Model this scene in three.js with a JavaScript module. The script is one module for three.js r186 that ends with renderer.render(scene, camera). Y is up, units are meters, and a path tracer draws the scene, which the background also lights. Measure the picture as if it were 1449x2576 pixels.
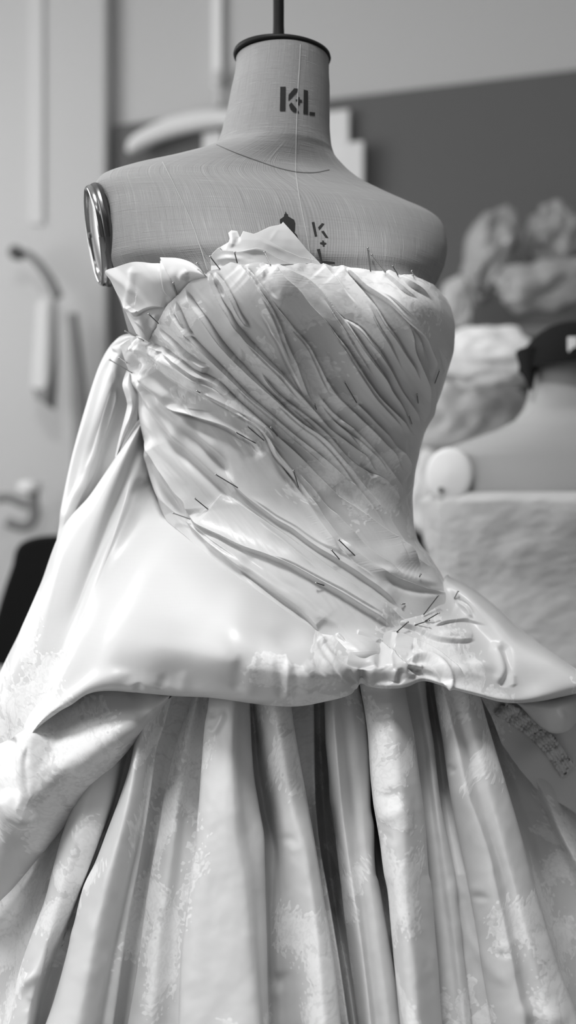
import * as THREE from 'three';
import { mergeGeometries, mergeVertices } from 'three/addons/utils/BufferGeometryUtils.js';
import { RoundedBoxGeometry } from 'three/addons/geometries/RoundedBoxGeometry.js';
import { TessellateModifier } from 'three/addons/modifiers/TessellateModifier.js';
import { ImprovedNoise } from 'three/addons/math/ImprovedNoise.js';
import { RectAreaLightUniformsLib } from 'three/addons/lights/RectAreaLightUniformsLib.js';
RectAreaLightUniformsLib.init();

// ---------------------------------------------------------------- camera, light, exposure
const scene = new THREE.Scene();
const IW = 1449, IH = 2576, FOV = 50, EYE = 1.05, CZ = 1.127;
const FPX = IH / 2 / Math.tan(FOV * Math.PI / 360);
const camera = new THREE.PerspectiveCamera(FOV, IW / IH, 0.05, 60);
camera.position.set(0, EYE, CZ);
camera.focus = 1.01;
camera.userData.fStop = 2.5;
const EXPOSURE = 1.35;
scene.background = new THREE.Color(0.9, 0.9, 0.9);
const LAMPS = { window: [2.8, 1.9], ceiling: [38, 1.0, 2.0, 0.5] };

const renderer = new THREE.WebGLRenderer({ antialias: true });
renderer.toneMapping = THREE.LinearToneMapping;
renderer.toneMappingExposure = EXPOSURE;
renderer.shadowMap.enabled = true;

// ---------------------------------------------------------------- helpers
const { lerp, clamp, smoothstep } = THREE.MathUtils;
const V = (x, y, z) => new THREE.Vector3(x, y, z);
let seedState = 7;
const rnd = () => { seedState = (seedState * 1664525 + 1013904223) >>> 0; return seedState / 4294967296; };
const noise = new ImprovedNoise();
const fbm = (x, y, z, o = 4) => { let s = 0, a = 0.5; for (let i = 0; i < o; i++) { s += a * noise.noise(x, y, z); x *= 2.03; y *= 2.03; z *= 2.03; a *= 0.5; } return s; };
const nums = (s) => s.trim().split(/[\s,;]+/).map(Number);
const pts = (s) => { const n = nums(s), o = []; for (let i = 0; i < n.length; i += 2) o.push([n[i], n[i + 1]]); return o; };
const at = (px, py, z) => { const d = CZ - z; return V((px - IW / 2) / FPX * d, EYE + (IH / 2 - py) / FPX * d, z); };   // a point of the photograph at its distance
const pix = (p) => { const d = CZ - p.z; return [IW / 2 + p.x / d * FPX, IH / 2 - (p.y - EYE) / d * FPX]; };
const lin = (tab, x) => { if (x <= tab[0][0]) return tab[0][1]; for (let i = 1; i < tab.length; i++) if (x <= tab[i][0]) return lerp(tab[i - 1][1], tab[i][1], (x - tab[i - 1][0]) / (tab[i][0] - tab[i - 1][0])); return tab[tab.length - 1][1]; };
const smo = (tab, x) => {                                        // monotone cubic through a table
  const n = tab.length; if (x <= tab[0][0]) return tab[0][1]; if (x >= tab[n - 1][0]) return tab[n - 1][1];
  let i = 1; while (x > tab[i][0]) i++;
  const S = (k) => (tab[k + 1][1] - tab[k][1]) / (tab[k + 1][0] - tab[k][0]);
  const M = (k) => { if (k === 0) return S(0); if (k === n - 1) return S(n - 2); const a = S(k - 1), b = S(k); return a * b <= 0 ? 0 : 2 * a * b / (a + b); };
  const h = tab[i][0] - tab[i - 1][0], t = (x - tab[i - 1][0]) / h, t2 = t * t, t3 = t2 * t;
  return (2 * t3 - 3 * t2 + 1) * tab[i - 1][1] + (t3 - 2 * t2 + t) * h * M(i - 1) + (3 * t2 - 2 * t3) * tab[i][1] + (t3 - t2) * h * M(i);
};
const taken = {};
const numbered = (n) => { const k = taken[n] = (taken[n] ?? -1) + 1; return k ? n + '_' + String(k).padStart(3, '0') : n; };
function thing(name, label, category, p = V(0, 0, 0), group) {
  const o = new THREE.Group(); o.name = numbered(name); o.position.copy(p); o.userData = { label, category };
  if (group) o.userData.group = group;
  scene.add(o); return o;
}
function worldOf(o) { const p = V(0, 0, 0); for (let q = o; q; q = q.parent) p.add(q.position); return p; }
function part(parent, name, geo, mat, label) {                     // geo in world places
  const p = worldOf(parent); geo.translate(-p.x, -p.y, -p.z);
  const m = new THREE.Mesh(geo, mat); m.name = name; m.castShadow = m.receiveShadow = true;
  if (label) m.userData.label = label;
  parent.add(m); return m;
}
function single(name, geo, mat, label, category, group, ry = 0) {
  geo.computeBoundingBox(); const b = geo.boundingBox, p = V((b.min.x + b.max.x) / 2, b.min.y, (b.min.z + b.max.z) / 2);
  geo.translate(-p.x, -p.y, -p.z); if (ry) geo.rotateY(-ry);
  const m = new THREE.Mesh(geo, mat); m.name = numbered(name); m.position.copy(p); m.rotation.y = ry; m.castShadow = m.receiveShadow = true;
  m.userData = { label, category }; if (group) m.userData.group = group;
  scene.add(m); return m;
}
function struct(name, geo, mat, ry = 0) {
  if (ry) geo.rotateY(-ry);
  const m = new THREE.Mesh(geo, mat); m.rotation.y = ry; m.name = name; m.userData.kind = 'structure'; m.castShadow = m.receiveShadow = true; scene.add(m); return m;
}
function box(w, h, d, x, y, z, r = 0.004, ry = 0) { const g = new RoundedBoxGeometry(w, h, d, 2, Math.min(r, w / 2.01, h / 2.01, d / 2.01)); if (ry) g.rotateY(ry); g.translate(x, y, z); return g; }
function tube(points, radius, seg = 24, rs = 10, closed = false) {
  const c = new THREE.CatmullRomCurve3(points, closed, 'centripetal'), g = new THREE.TubeGeometry(c, seg, 1, rs, closed);
  const p = g.attributes.position, n = g.attributes.normal, rf = typeof radius === 'function' ? radius : () => radius;
  for (let i = 0; i < p.count; i++) { const k = Math.floor(i / (rs + 1)), r = rf(k / seg); p.setXYZ(i, p.getX(i) + n.getX(i) * (r - 1), p.getY(i) + n.getY(i) * (r - 1), p.getZ(i) + n.getZ(i) * (r - 1)); }
  return g;
}
function grid(nu, nv, f, closeU = false) {                         // f(i, j) -> [Vector3, u, v]
  const P = new Float32Array(nu * nv * 3), U = new Float32Array(nu * nv * 2), I = [];
  for (let j = 0; j < nv; j++) for (let i = 0; i < nu; i++) { const [p, u, v] = f(i, j), k = j * nu + i; P[k * 3] = p.x; P[k * 3 + 1] = p.y; P[k * 3 + 2] = p.z; U[k * 2] = u; U[k * 2 + 1] = v; }
  for (let j = 0; j < nv - 1; j++) for (let i = 0; i < nu - 1; i++) { const a = j * nu + i, b = a + 1, c = a + nu, d = c + 1; I.push(a, c, b, b, c, d); }
  if (closeU) for (let j = 0; j < nv - 1; j++) { const a = j * nu + nu - 1, b = j * nu, c = a + nu, d = b + nu; I.push(a, c, b, b, c, d); }
  const g = new THREE.BufferGeometry(); g.setAttribute('position', new THREE.BufferAttribute(P, 3)); g.setAttribute('uv', new THREE.BufferAttribute(U, 2)); g.setIndex(I); g.computeVertexNormals(); return g;
}

// folds: each a line traced along a crease. L: cloth raised on the lower left of the line, R: on the upper right, B: a ridge, V: a furrow
class Folds {
  constructor() { this.list = []; }
  add(kind, path, h, w, { e = 3.8, a = 40, b = 60, dip = 0.4 } = {}) {
    const raw = pts(path), c = new THREE.CatmullRomCurve3(raw.map((q) => V(q[0], q[1], 0)), false, 'centripetal');
    const L = c.getLength(), n = Math.max(6, Math.round(L / 7)), P = c.getSpacedPoints(n), R = w * 7 + 6;
    let x0 = 1e9, x1 = -1e9, y0 = 1e9, y1 = -1e9; for (const p of P) { x0 = Math.min(x0, p.x); x1 = Math.max(x1, p.x); y0 = Math.min(y0, p.y); y1 = Math.max(y1, p.y); }
    this.list.push({ kind, P, h: h / 1000, w, e, a, b, dip, L, box: [x0 - R, x1 + R, y0 - R, y1 + R] });
    return this;
  }
  height(x, y) {
    let H = 0;
    for (const f of this.list) {
      const q = f.box; if (x < q[0] || x > q[1] || y < q[2] || y > q[3]) continue;
      let best = 1e18, bs = 0, bt = 0, over = 0; const P = f.P, n = P.length - 1;
      for (let i = 0; i < n; i++) {
        const ax = P[i].x, ay = P[i].y, dx = P[i + 1].x - ax, dy = P[i + 1].y - ay, l2 = dx * dx + dy * dy;
        let t = ((x - ax) * dx + (y - ay) * dy) / l2; const tc = t < 0 ? 0 : t > 1 ? 1 : t, ex = x - ax - dx * tc, ey = y - ay - dy * tc, d2 = ex * ex + ey * ey;
        if (d2 < best) { best = d2; bs = (dy * ex - dx * ey); bt = (i + tc) / n; }
      }
      const d = Math.sqrt(best), s = bs >= 0 ? d : -d, u = bt * f.L;
      const fade = smoothstep(u, -1, f.a) * smoothstep(f.L - u, -1, f.b); if (fade <= 0) continue;
      const w = f.w * (0.45 + 0.55 * fade);
      let v;
      if (f.kind === 'V') v = -Math.exp(-(d * d) / (w * w));
      else if (f.kind === 'B') v = Math.exp(-(d * d) / (w * w));
      else {
        const k = f.kind === 'L' ? s : -s;
        v = k < 0 ? Math.exp(k / w) : 1 - smoothstep(k, 0, f.e) - f.dip * smoothstep(k, 0, f.e) * (0.75 * Math.exp(-(((k - f.e) / 3) ** 2)) + 0.35 * Math.exp(-(((k - f.e) / (w * 0.6)) ** 2)));
      }
      H += f.h * fade * v;
    }
    return H;
  }
}
// a depth picture of what is built, to rest pins and marks on
const CELL = 3, ZW = Math.ceil(IW / CELL), ZH = Math.ceil(IH / CELL), zbuf = new Float32Array(ZW * ZH).fill(-9);
function stamp(geo) {
  const p = geo.attributes.position;
  for (let i = 0; i < p.count; i++) { const z = p.getZ(i); if (z > CZ - 0.1) continue; const [x, y] = pix(V(p.getX(i), p.getY(i), z)), cx = Math.floor(x / CELL), cy = Math.floor(y / CELL); if (cx >= 0 && cy >= 0 && cx < ZW && cy < ZH && z > zbuf[cy * ZW + cx]) zbuf[cy * ZW + cx] = z; }
}
function topZ(px, py, r = 1) { let z = -9; const cx = Math.floor(px / CELL), cy = Math.floor(py / CELL); for (let j = -r; j <= r; j++) for (let i = -r; i <= r; i++) { const x = cx + i, y = cy + j; if (x >= 0 && y >= 0 && x < ZW && y < ZH) z = Math.max(z, zbuf[y * ZW + x]); } return z; }

// a patch of cloth through columns of control points (px, py, z), dense, with folds
const cr = (a, b, c, d, t) => 0.5 * (2 * b + (c - a) * t + (2 * a - 5 * b + 4 * c - d) * t * t + (3 * b - a - 3 * c + d) * t * t * t);
function spl(A, t) { const n = A.length - 1, i = Math.min(n - 1, Math.max(0, Math.floor(t))), f = t - i, g = (k) => A[Math.min(n, Math.max(0, k))], p = g(i - 1), q = g(i), r = g(i + 1), s = g(i + 2); return q.map((_, k) => cr(p[k], q[k], r[k], s[k], f)); }
function patch(cols, nu, nv, folds, extra) {
  const nr = cols[0].length - 1, nc = cols.length - 1, base = [];
  for (let j = 0; j < nv; j++) { const row = cols.map((c) => spl(c, j / (nv - 1) * nr)); for (let i = 0; i < nu; i++) base.push(spl(row, i / (nu - 1) * nc)); }
  const pos = base.map((b) => at(b[0], b[1], b[2]));
  let g = grid(nu, nv, (i, j) => { const p = pos[j * nu + i]; return [p, p.x, p.y]; });
  const N = g.attributes.normal, P = g.attributes.position; let flip = 0;
  for (let i = 0; i < P.count; i++) flip += N.getZ(i);
  const sg = flip < 0 ? -1 : 1;
  for (let i = 0; i < P.count; i++) {
    let h = folds ? folds.height(base[i][0], base[i][1]) : 0; if (extra) h += extra(base[i][0], base[i][1], (i % nu) / (nu - 1), Math.floor(i / nu) / (nv - 1));
    h *= sg * clamp(0.25 + Math.abs(N.getZ(i)) * 1.2, 0, 1);
    P.setXYZ(i, P.getX(i) + N.getX(i) * h, P.getY(i) + N.getY(i) * h, P.getZ(i) + N.getZ(i) * h);
  }
  if (sg < 0) { const I = g.index.array; for (let i = 0; i < I.length; i += 3) { const t = I[i]; I[i] = I[i + 1]; I[i + 1] = t; } }
  g.computeVertexNormals(); return g;
}
// a flat scrap of cloth: outline in the photograph, depth by a function, a thickness of its own
function sheet(outline, zf, step = 9, thick = 0.0012) {
  const o = pts(outline), s = new THREE.Shape(o.map((q) => new THREE.Vector2(q[0], -q[1])));
  let g = new THREE.ShapeGeometry(s, 1); g.deleteAttribute('uv'); g.deleteAttribute('normal');
  g = mergeVertices(new TessellateModifier(step, 12).modify(g), 1e-3);
  const p = g.attributes.position, n = p.count, P = new Float32Array(n * 6), U = new Float32Array(n * 4), I = [];
  for (let i = 0; i < n; i++) { const x = p.getX(i), y = -p.getY(i), z = zf(x, y), a = at(x, y, z), b = at(x, y, z - thick); P.set([a.x, a.y, a.z], i * 3); P.set([b.x, b.y, b.z], (n + i) * 3); U.set([a.x, a.y], i * 2); U.set([b.x, b.y], (n + i) * 2); }
  const src = g.index ? g.index.array : [...Array(n).keys()], edges = new Map();
  for (let i = 0; i < src.length; i += 3) { const a = src[i], b = src[i + 1], c = src[i + 2]; I.push(a, b, c, n + a, n + c, n + b); for (const [u, v] of [[a, b], [b, c], [c, a]]) { const k = u < v ? u + '_' + v : v + '_' + u; edges.set(k, edges.has(k) ? null : [u, v]); } }
  for (const e of edges.values()) if (e) { const [u, v] = e; I.push(u, n + u, v, v, n + u, n + v); }
  const r = new THREE.BufferGeometry(); r.setAttribute('position', new THREE.BufferAttribute(P, 3)); r.setAttribute('uv', new THREE.BufferAttribute(U, 2)); r.setIndex(I); r.computeVertexNormals(); return r;
}

// ---------------------------------------------------------------- materials
function tex(size, f, srgb, rx, ry) {
  const d = new Uint8Array(size * size * 4); for (let y = 0; y < size; y++) for (let x = 0; x < size; x++) { const v = clamp(Math.round(f(x / size, y / size, x, y) * 255), 0, 255), k = (y * size + x) * 4; d[k] = d[k + 1] = d[k + 2] = v; d[k + 3] = 255; }
  const t = new THREE.DataTexture(d, size, size, THREE.RGBAFormat); t.wrapS = t.wrapT = THREE.RepeatWrapping; t.magFilter = THREE.LinearFilter; t.minFilter = THREE.LinearMipmapLinearFilter; t.generateMipmaps = true;
  if (srgb) t.colorSpace = THREE.SRGBColorSpace; t.repeat.set(rx, ry); t.needsUpdate = true; return t;
}
// linen: threads of uneven thickness and tone
const LN = 1024, warp = [], weft = [];
{ for (let i = 0; i < LN; i++) { warp.push(rnd()); weft.push(rnd()); } for (const a of [warp, weft]) { const b = a.slice(); for (let i = 0; i < LN; i++) a[i] = (b[i] + b[(i + 1) % LN]) / 2; } }
const linenV = (u, v, x, y) => {
  const tw = 0.5 + 0.5 * Math.sin((x + 0.8 * noise.noise(x / 60, y / 60, 3)) * Math.PI * 2 / 4), tf = 0.5 + 0.5 * Math.sin(y * Math.PI * 2 / 4);
  const slub = Math.max(0, noise.noise(x * 0.35, y * 0.012, 9) - 0.25) + 0.7 * Math.max(0, noise.noise(x * 0.012, y * 0.35, 5) - 0.28);
  return 0.46 + 0.16 * (((x >> 1) + (y >> 1)) % 2 ? tw : tf) + 0.16 * (warp[x] - 0.5) * (0.4 + 2.2 * noise.noise(x / 9, y / 70, 2)) + 0.12 * (weft[y] - 0.5) * (0.5 + 2 * noise.noise(x / 70, y / 9, 4)) + 0.35 * slub;
};
const linenMap = tex(LN, (u, v, x, y) => 0.72 + 0.42 * (linenV(u, v, x, y) - 0.5), true, 1 / 0.38, 1 / 0.38);
const linenBump = tex(LN, linenV, false, 1 / 0.38, 1 / 0.38);
// jacquard: torn painterly flower heads, woven matt and pale into a satin ground
const JN = 1536, JSIZE = 0.62, motifs = [];
for (let i = 0; i < 15; i++) { const c = [rnd(), rnd()], n = 6 + Math.floor(rnd() * 4), r0 = 0.055 + rnd() * 0.05; for (let k = 0; k < n; k++) { const a = k / n * 6.283 + rnd() * 0.7, r = r0 * (0.35 + rnd() * 0.75); motifs.push([c[0] + Math.cos(a) * r, c[1] + Math.sin(a) * r, a + rnd() * 0.6, r0 * (0.35 + rnd() * 0.5), r0 * (0.16 + rnd() * 0.26)]); } }
const jac = new Float32Array(JN * JN);
{
  const per = (x, y, k, s) => { const u = x / JN * 6.2832, v = y / JN * 6.2832; return noise.noise(Math.cos(u) * k + s, Math.sin(u) * k + Math.cos(v) * k, Math.sin(v) * k + s * 2); };
  for (let y = 0; y < JN; y++) for (let x = 0; x < JN; x++) {
    const wx = x / JN + 0.018 * per(x, y, 3.1, 1) + 0.006 * per(x, y, 11, 5), wy = y / JN + 0.018 * per(x, y, 3.1, 8) + 0.006 * per(x, y, 11, 12), fine = per(x, y, 22, 4), torn = per(x, y, 30, 7); let v = 0;
    for (const m of motifs) {
      let dx = wx - m[0], dy = wy - m[1]; dx -= Math.round(dx); dy -= Math.round(dy); if (dx * dx + dy * dy > 0.012) continue;
      const c = Math.cos(m[2]), s = Math.sin(m[2]), p = (dx * c + dy * s) / m[3], q = (-dx * s + dy * c) / m[4], d = Math.sqrt(p * p + q * q);
      const k = smoothstep(1.02 - d + 0.4 * fine + 0.3 * torn, 0, 0.05) * (0.74 + 0.26 * smoothstep(Math.sin(q * 6 + fine * 6 + torn * 3 + p * 3), -0.6, 0.1)); if (k > v) v = k;
      const vein = smoothstep(0.1 - Math.abs(d + 0.2 * torn - 0.9), 0, 0.05) * 0.7; if (d < 1) v = Math.max(0, v - vein * 0.6);
    }
    jac[y * JN + x] = v;
  }
}
const jacAt = (x, y) => jac[(y % JN) * JN + (x % JN)];
const satinColor = tex(JN, (u, v, x, y) => 0.84 + 0.095 * jacAt(x, y) + 0.006 * Math.sin(y * 2.1) , true, 1 / JSIZE, 1 / JSIZE);
const satinRough = tex(JN, (u, v, x, y) => 0.36 + 0.25 * jacAt(x, y), false, 1 / JSIZE, 1 / JSIZE);
const satinBump = tex(JN, (u, v, x, y) => 0.4 + 0.4 * jacAt(x, y) + 0.1 * noise.noise(x * 0.9, y * 0.12, 1), false, 1 / JSIZE, 1 / JSIZE);
const g1 = (v) => new THREE.Color(v, v, v);
const std = (v, rough, o = {}) => new THREE.MeshPhysicalMaterial({ color: g1(v), roughness: rough, side: THREE.DoubleSide, ...o });
const M = {
  linen: std(1, 0.95, { map: linenMap, bumpMap: linenBump, bumpScale: 0.0011, specularIntensity: 0.2, color: g1(0.62) }),
  satin: std(1, 1, { map: satinColor, roughnessMap: satinRough, bumpMap: satinBump, bumpScale: 0.00025, specularIntensity: 0.9, ior: 1.5 }),
  plainSatin: std(0.72, 0.42, { specularIntensity: 0.8 }),
  black: std(0.008, 0.55, { specularIntensity: 0.35 }), blackcloth: std(0.008, 0.85, { specularIntensity: 0.3 }), ink: std(0.018, 0.9),
  thread: std(0.42, 0.8), steel: std(0.16, 0.3, { metalness: 1 }), chrome: std(0.34, 0.16, { metalness: 1 }),
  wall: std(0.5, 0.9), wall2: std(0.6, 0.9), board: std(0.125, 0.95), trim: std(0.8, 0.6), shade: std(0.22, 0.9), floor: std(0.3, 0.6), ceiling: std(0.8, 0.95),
  pale: std(0.72, 0.9), calico: std(0.6, 0.95), plastic: std(0.36, 0.22, { specularIntensity: 1 }), grey: std(0.2, 0.7), fluffy: std(0.47, 1), dark: std(0.1, 0.6),
};

// ---------------------------------------------------------------- the room
const WA = 17.9 * Math.PI / 180, wallAt = (s, y, off = 0) => { const o = V(-0.629, 0, CZ - 4.0), t = V(Math.cos(WA), 0, Math.sin(WA)), n = V(-Math.sin(WA), 0, Math.cos(WA)); return o.addScaledVector(t, s).addScaledVector(n, off).setY(y); };
const CEIL = 3.35, nW = V(-Math.sin(WA), 0, Math.cos(WA));
function onWall(w, h, d, s, y, off, r = 0.003) { const g = box(w, h, d, 0, 0, 0, r); g.rotateY(-WA); const p = wallAt(s, y, off + d / 2 + (off === 0 ? 0.002 : 0)); g.translate(p.x, p.y, p.z); return g; }
struct('floor', box(9, 0.1, 9, 1.1, -0.05, 0.3, 0.002), M.floor);
struct('ceiling', box(9, 0.1, 9, 1.1, CEIL + 0.05, 0.3, 0.002), M.ceiling);
struct('wall_back', onWall(7.4, CEIL, 0.1, 1.2, CEIL / 2, -0.1), M.wall, -WA);
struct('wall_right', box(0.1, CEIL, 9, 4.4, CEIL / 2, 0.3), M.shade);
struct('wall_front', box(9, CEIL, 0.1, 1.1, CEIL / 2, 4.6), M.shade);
// left wall with two window openings
{
  const X = -2.3, wins = [[-2.1, -0.2], [0.4, 2.3]], lo = 1.15, hi = 2.9, gs = [box(0.16, lo, 9, X, lo / 2, 0.3, 0.002), box(0.16, CEIL - hi, 9, X, (CEIL + hi) / 2, 0.3, 0.002)];
  let z = -4.2; for (const [a, b] of [...wins, [4.8, 4.8]]) { gs.push(box(0.16, hi - lo, a - z, X, (lo + hi) / 2, (a + z) / 2, 0.002)); z = b; }
  struct('wall_left', mergeGeometries(gs), M.wall2);
  wins.forEach(([a, b], i) => {
    const w = struct('window_' + (i + 1), mergeGeometries([box(0.07, 0.06, b - a, X, lo + 0.03, (a + b) / 2), box(0.07, 0.06, b - a, X, hi - 0.03, (a + b) / 2), box(0.07, hi - lo, 0.06, X, (lo + hi) / 2, a + 0.03), box(0.07, hi - lo, 0.06, X, (lo + hi) / 2, b - 0.03), box(0.05, hi - lo, 0.04, X, (lo + hi) / 2, (a + b) / 2)]), M.trim);
    const pane = new THREE.Mesh(box(0.006, hi - lo, b - a, X - 0.01, (lo + hi) / 2, (a + b) / 2, 0.002), new THREE.MeshPhysicalMaterial({ color: 0xffffff, transmission: 1, roughness: 0, thickness: 0 })); pane.name = 'pane'; w.add(pane);
    const L = new THREE.RectAreaLight(0xffffff, LAMPS.window[i], b - a - 0.1, hi - lo - 0.1); L.position.set(X + 0.12, (lo + hi) / 2, (a + b) / 2); L.lookAt(5, (lo + hi) / 2, (a + b) / 2); scene.add(L);
  });
}
// ceiling panels
[[-0.45, 1.1], [1.9, 0.1], [-0.9, 2.9], [1.9, 2.6]].forEach(([x, z], i) => {
  const t = thing('ceiling_light', 'square ceiling light panel ' + ['over the dress form, window side', 'over the dress form, far side', 'behind the viewer, window side', 'behind the viewer, far side'][i], 'ceiling light', V(x, CEIL, z));
  part(t, 'frame', box(0.66, 0.04, 0.66, x, CEIL - 0.02, z), M.trim);
  part(t, 'diffuser', box(0.58, 0.012, 0.58, x, CEIL - 0.044, z), new THREE.MeshStandardMaterial({ color: g1(0.8), emissive: g1(1), emissiveIntensity: 1.6 }));
  const L = new THREE.RectAreaLight(0xffffff, LAMPS.ceiling[i], 0.56, 0.56); L.position.set(x, CEIL - 0.056, z); L.lookAt(x, 0, z); scene.add(L);
});

// ---------------------------------------------------------------- the dress form
const PHI = 19 * Math.PI / 180, CP = Math.cos(PHI), SP = Math.sin(PHI);
const silL = pts('592 150 588 175 580 210 570 262 560 302 549 342 540 362 500 379 410 403 300 428 243 449 232 470 240 520 244 600 252 680 264 720 279 760 292 810 308 860 322 900 336 950 350 1000 366 1100 386 1200 406 1285 404 1350 388 1450 368 1600 350 1800').map(([x, y]) => [y, x]);
const silR = pts('826 155 826 200 828 240 828 330 831 372 839 404 868 440 912 475 970 506 1030 535 1080 560 1098 578 1106 606 1108 640 1098 690 1086 715 1081 735 1085 755 1103 800 1113 845 1112 890 1101 937 1087 990 1066 1050 1046 1100 1034 1150 1024 1200 1019 1250 1019 1300 1027 1350 1060 1400 1090 1450 1130 1550 1150 1700 1150 1800').map(([x, y]) => [y, x]);
const y2Y = (py) => (IH / 2 - py) / FPX * CZ;
const tabF = [[90, 0.048], [200, 0.05], [330, 0.054], [380, 0.056], [430, 0.059], [470, 0.065], [520, 0.074], [600, 0.09], [700, 0.101], [830, 0.102], [950, 0.098], [1100, 0.09], [1250, 0.088], [1400, 0.108], [1600, 0.132], [1800, 0.138]];
const tabB = [[90, 0.048], [330, 0.055], [430, 0.075], [520, 0.09], [700, 0.1], [1100, 0.09], [1250, 0.085], [1600, 0.13], [1800, 0.14]];
const tabPw = [[90, 2], [360, 2], [430, 2.2], [520, 2.5], [900, 2.3], [1300, 2.1], [1800, 2.1]];
const Y0 = y2Y(105), Y1 = y2Y(1800), rowCache = new Map();
function row(Y) {                                                   // section of the form at a height above the eye
  const k = Math.round(Y * 20000); if (rowCache.has(k)) return rowCache.get(k);
  const py = IH / 2 - Y / CZ * FPX, F = smo(tabF, py), B = smo(tabB, py), pw = smo(tabPw, py); let a = 0.15, xc = 0;
  for (let it = 0; it < 8; it++) {
    const zl = a * SP, zr = -a * SP, dl = CZ - zl, dr = CZ - zr, xl = (smo(silL, IH / 2 - Y * FPX / dl) - IW / 2) / FPX * dl, xr = (smo(silR, IH / 2 - Y * FPX / dr) - IW / 2) / FPX * dr;
    const W = (xr - xl) / 2, b = (F + B) / 2; a = Math.max(0.02, Math.sqrt(Math.max(1e-4, W * W - b * b * SP * SP)) / CP); xc = (xl + xr) / 2;
  }
  const r = { Y, py, a, xc, F, B, pw }; rowCache.set(k, r); return r;
}
const bust = (lx, py, off) => { let s = 0; for (const c of [-0.078, 0.078]) s += 0.054 * Math.exp(-(((lx - c) / 0.06) ** 2) - (((py - 815) / (py < 815 ? 150 : 118)) ** 2)); return s; };
function bodyAt(th, Y, off = 0) {                                   // th = 0 faces forward, positive to the form's left
  const r = row(Y), s = Math.sin(th), c = Math.cos(th), e = 2 / r.pw, lx = (r.a + off) * Math.sign(s) * Math.pow(Math.abs(s), e);
  const F = (c >= 0 ? r.F + bust(lx, r.py) : r.B) + off, lz = F * Math.sign(c) * Math.pow(Math.abs(c), e);
  return V(r.xc + lx * CP + lz * SP, EYE + Y, -lx * SP + lz * CP);
}
function inside(p, off) { const Y = p.y - EYE, r = row(Y), dx = p.x - r.xc, lx = dx * CP - p.z * SP, lz = dx * SP + p.z * CP, F = (lz >= 0 ? r.F + bust(lx, r.py) : r.B) + off; return Math.pow(Math.abs(lx) / (r.a + off), r.pw) + Math.pow(Math.abs(lz) / F, r.pw) < 1; }
function bodyZ(px, py, off = 0) { let z = 0.26; for (; z > -0.2; z -= 0.004) if (inside(at(px, py, z), off)) break; if (z <= -0.2) return NaN; let lo = z, hi = z + 0.004; for (let i = 0; i < 8; i++) { const m = (lo + hi) / 2; inside(at(px, py, m), off) ? lo = m : hi = m; } return lo; }
const form = thing('dress_form', 'linen covered dressmaking form with black neck cap wearing the pinned white gown', 'dress form', V(0, 0, 0));
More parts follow.
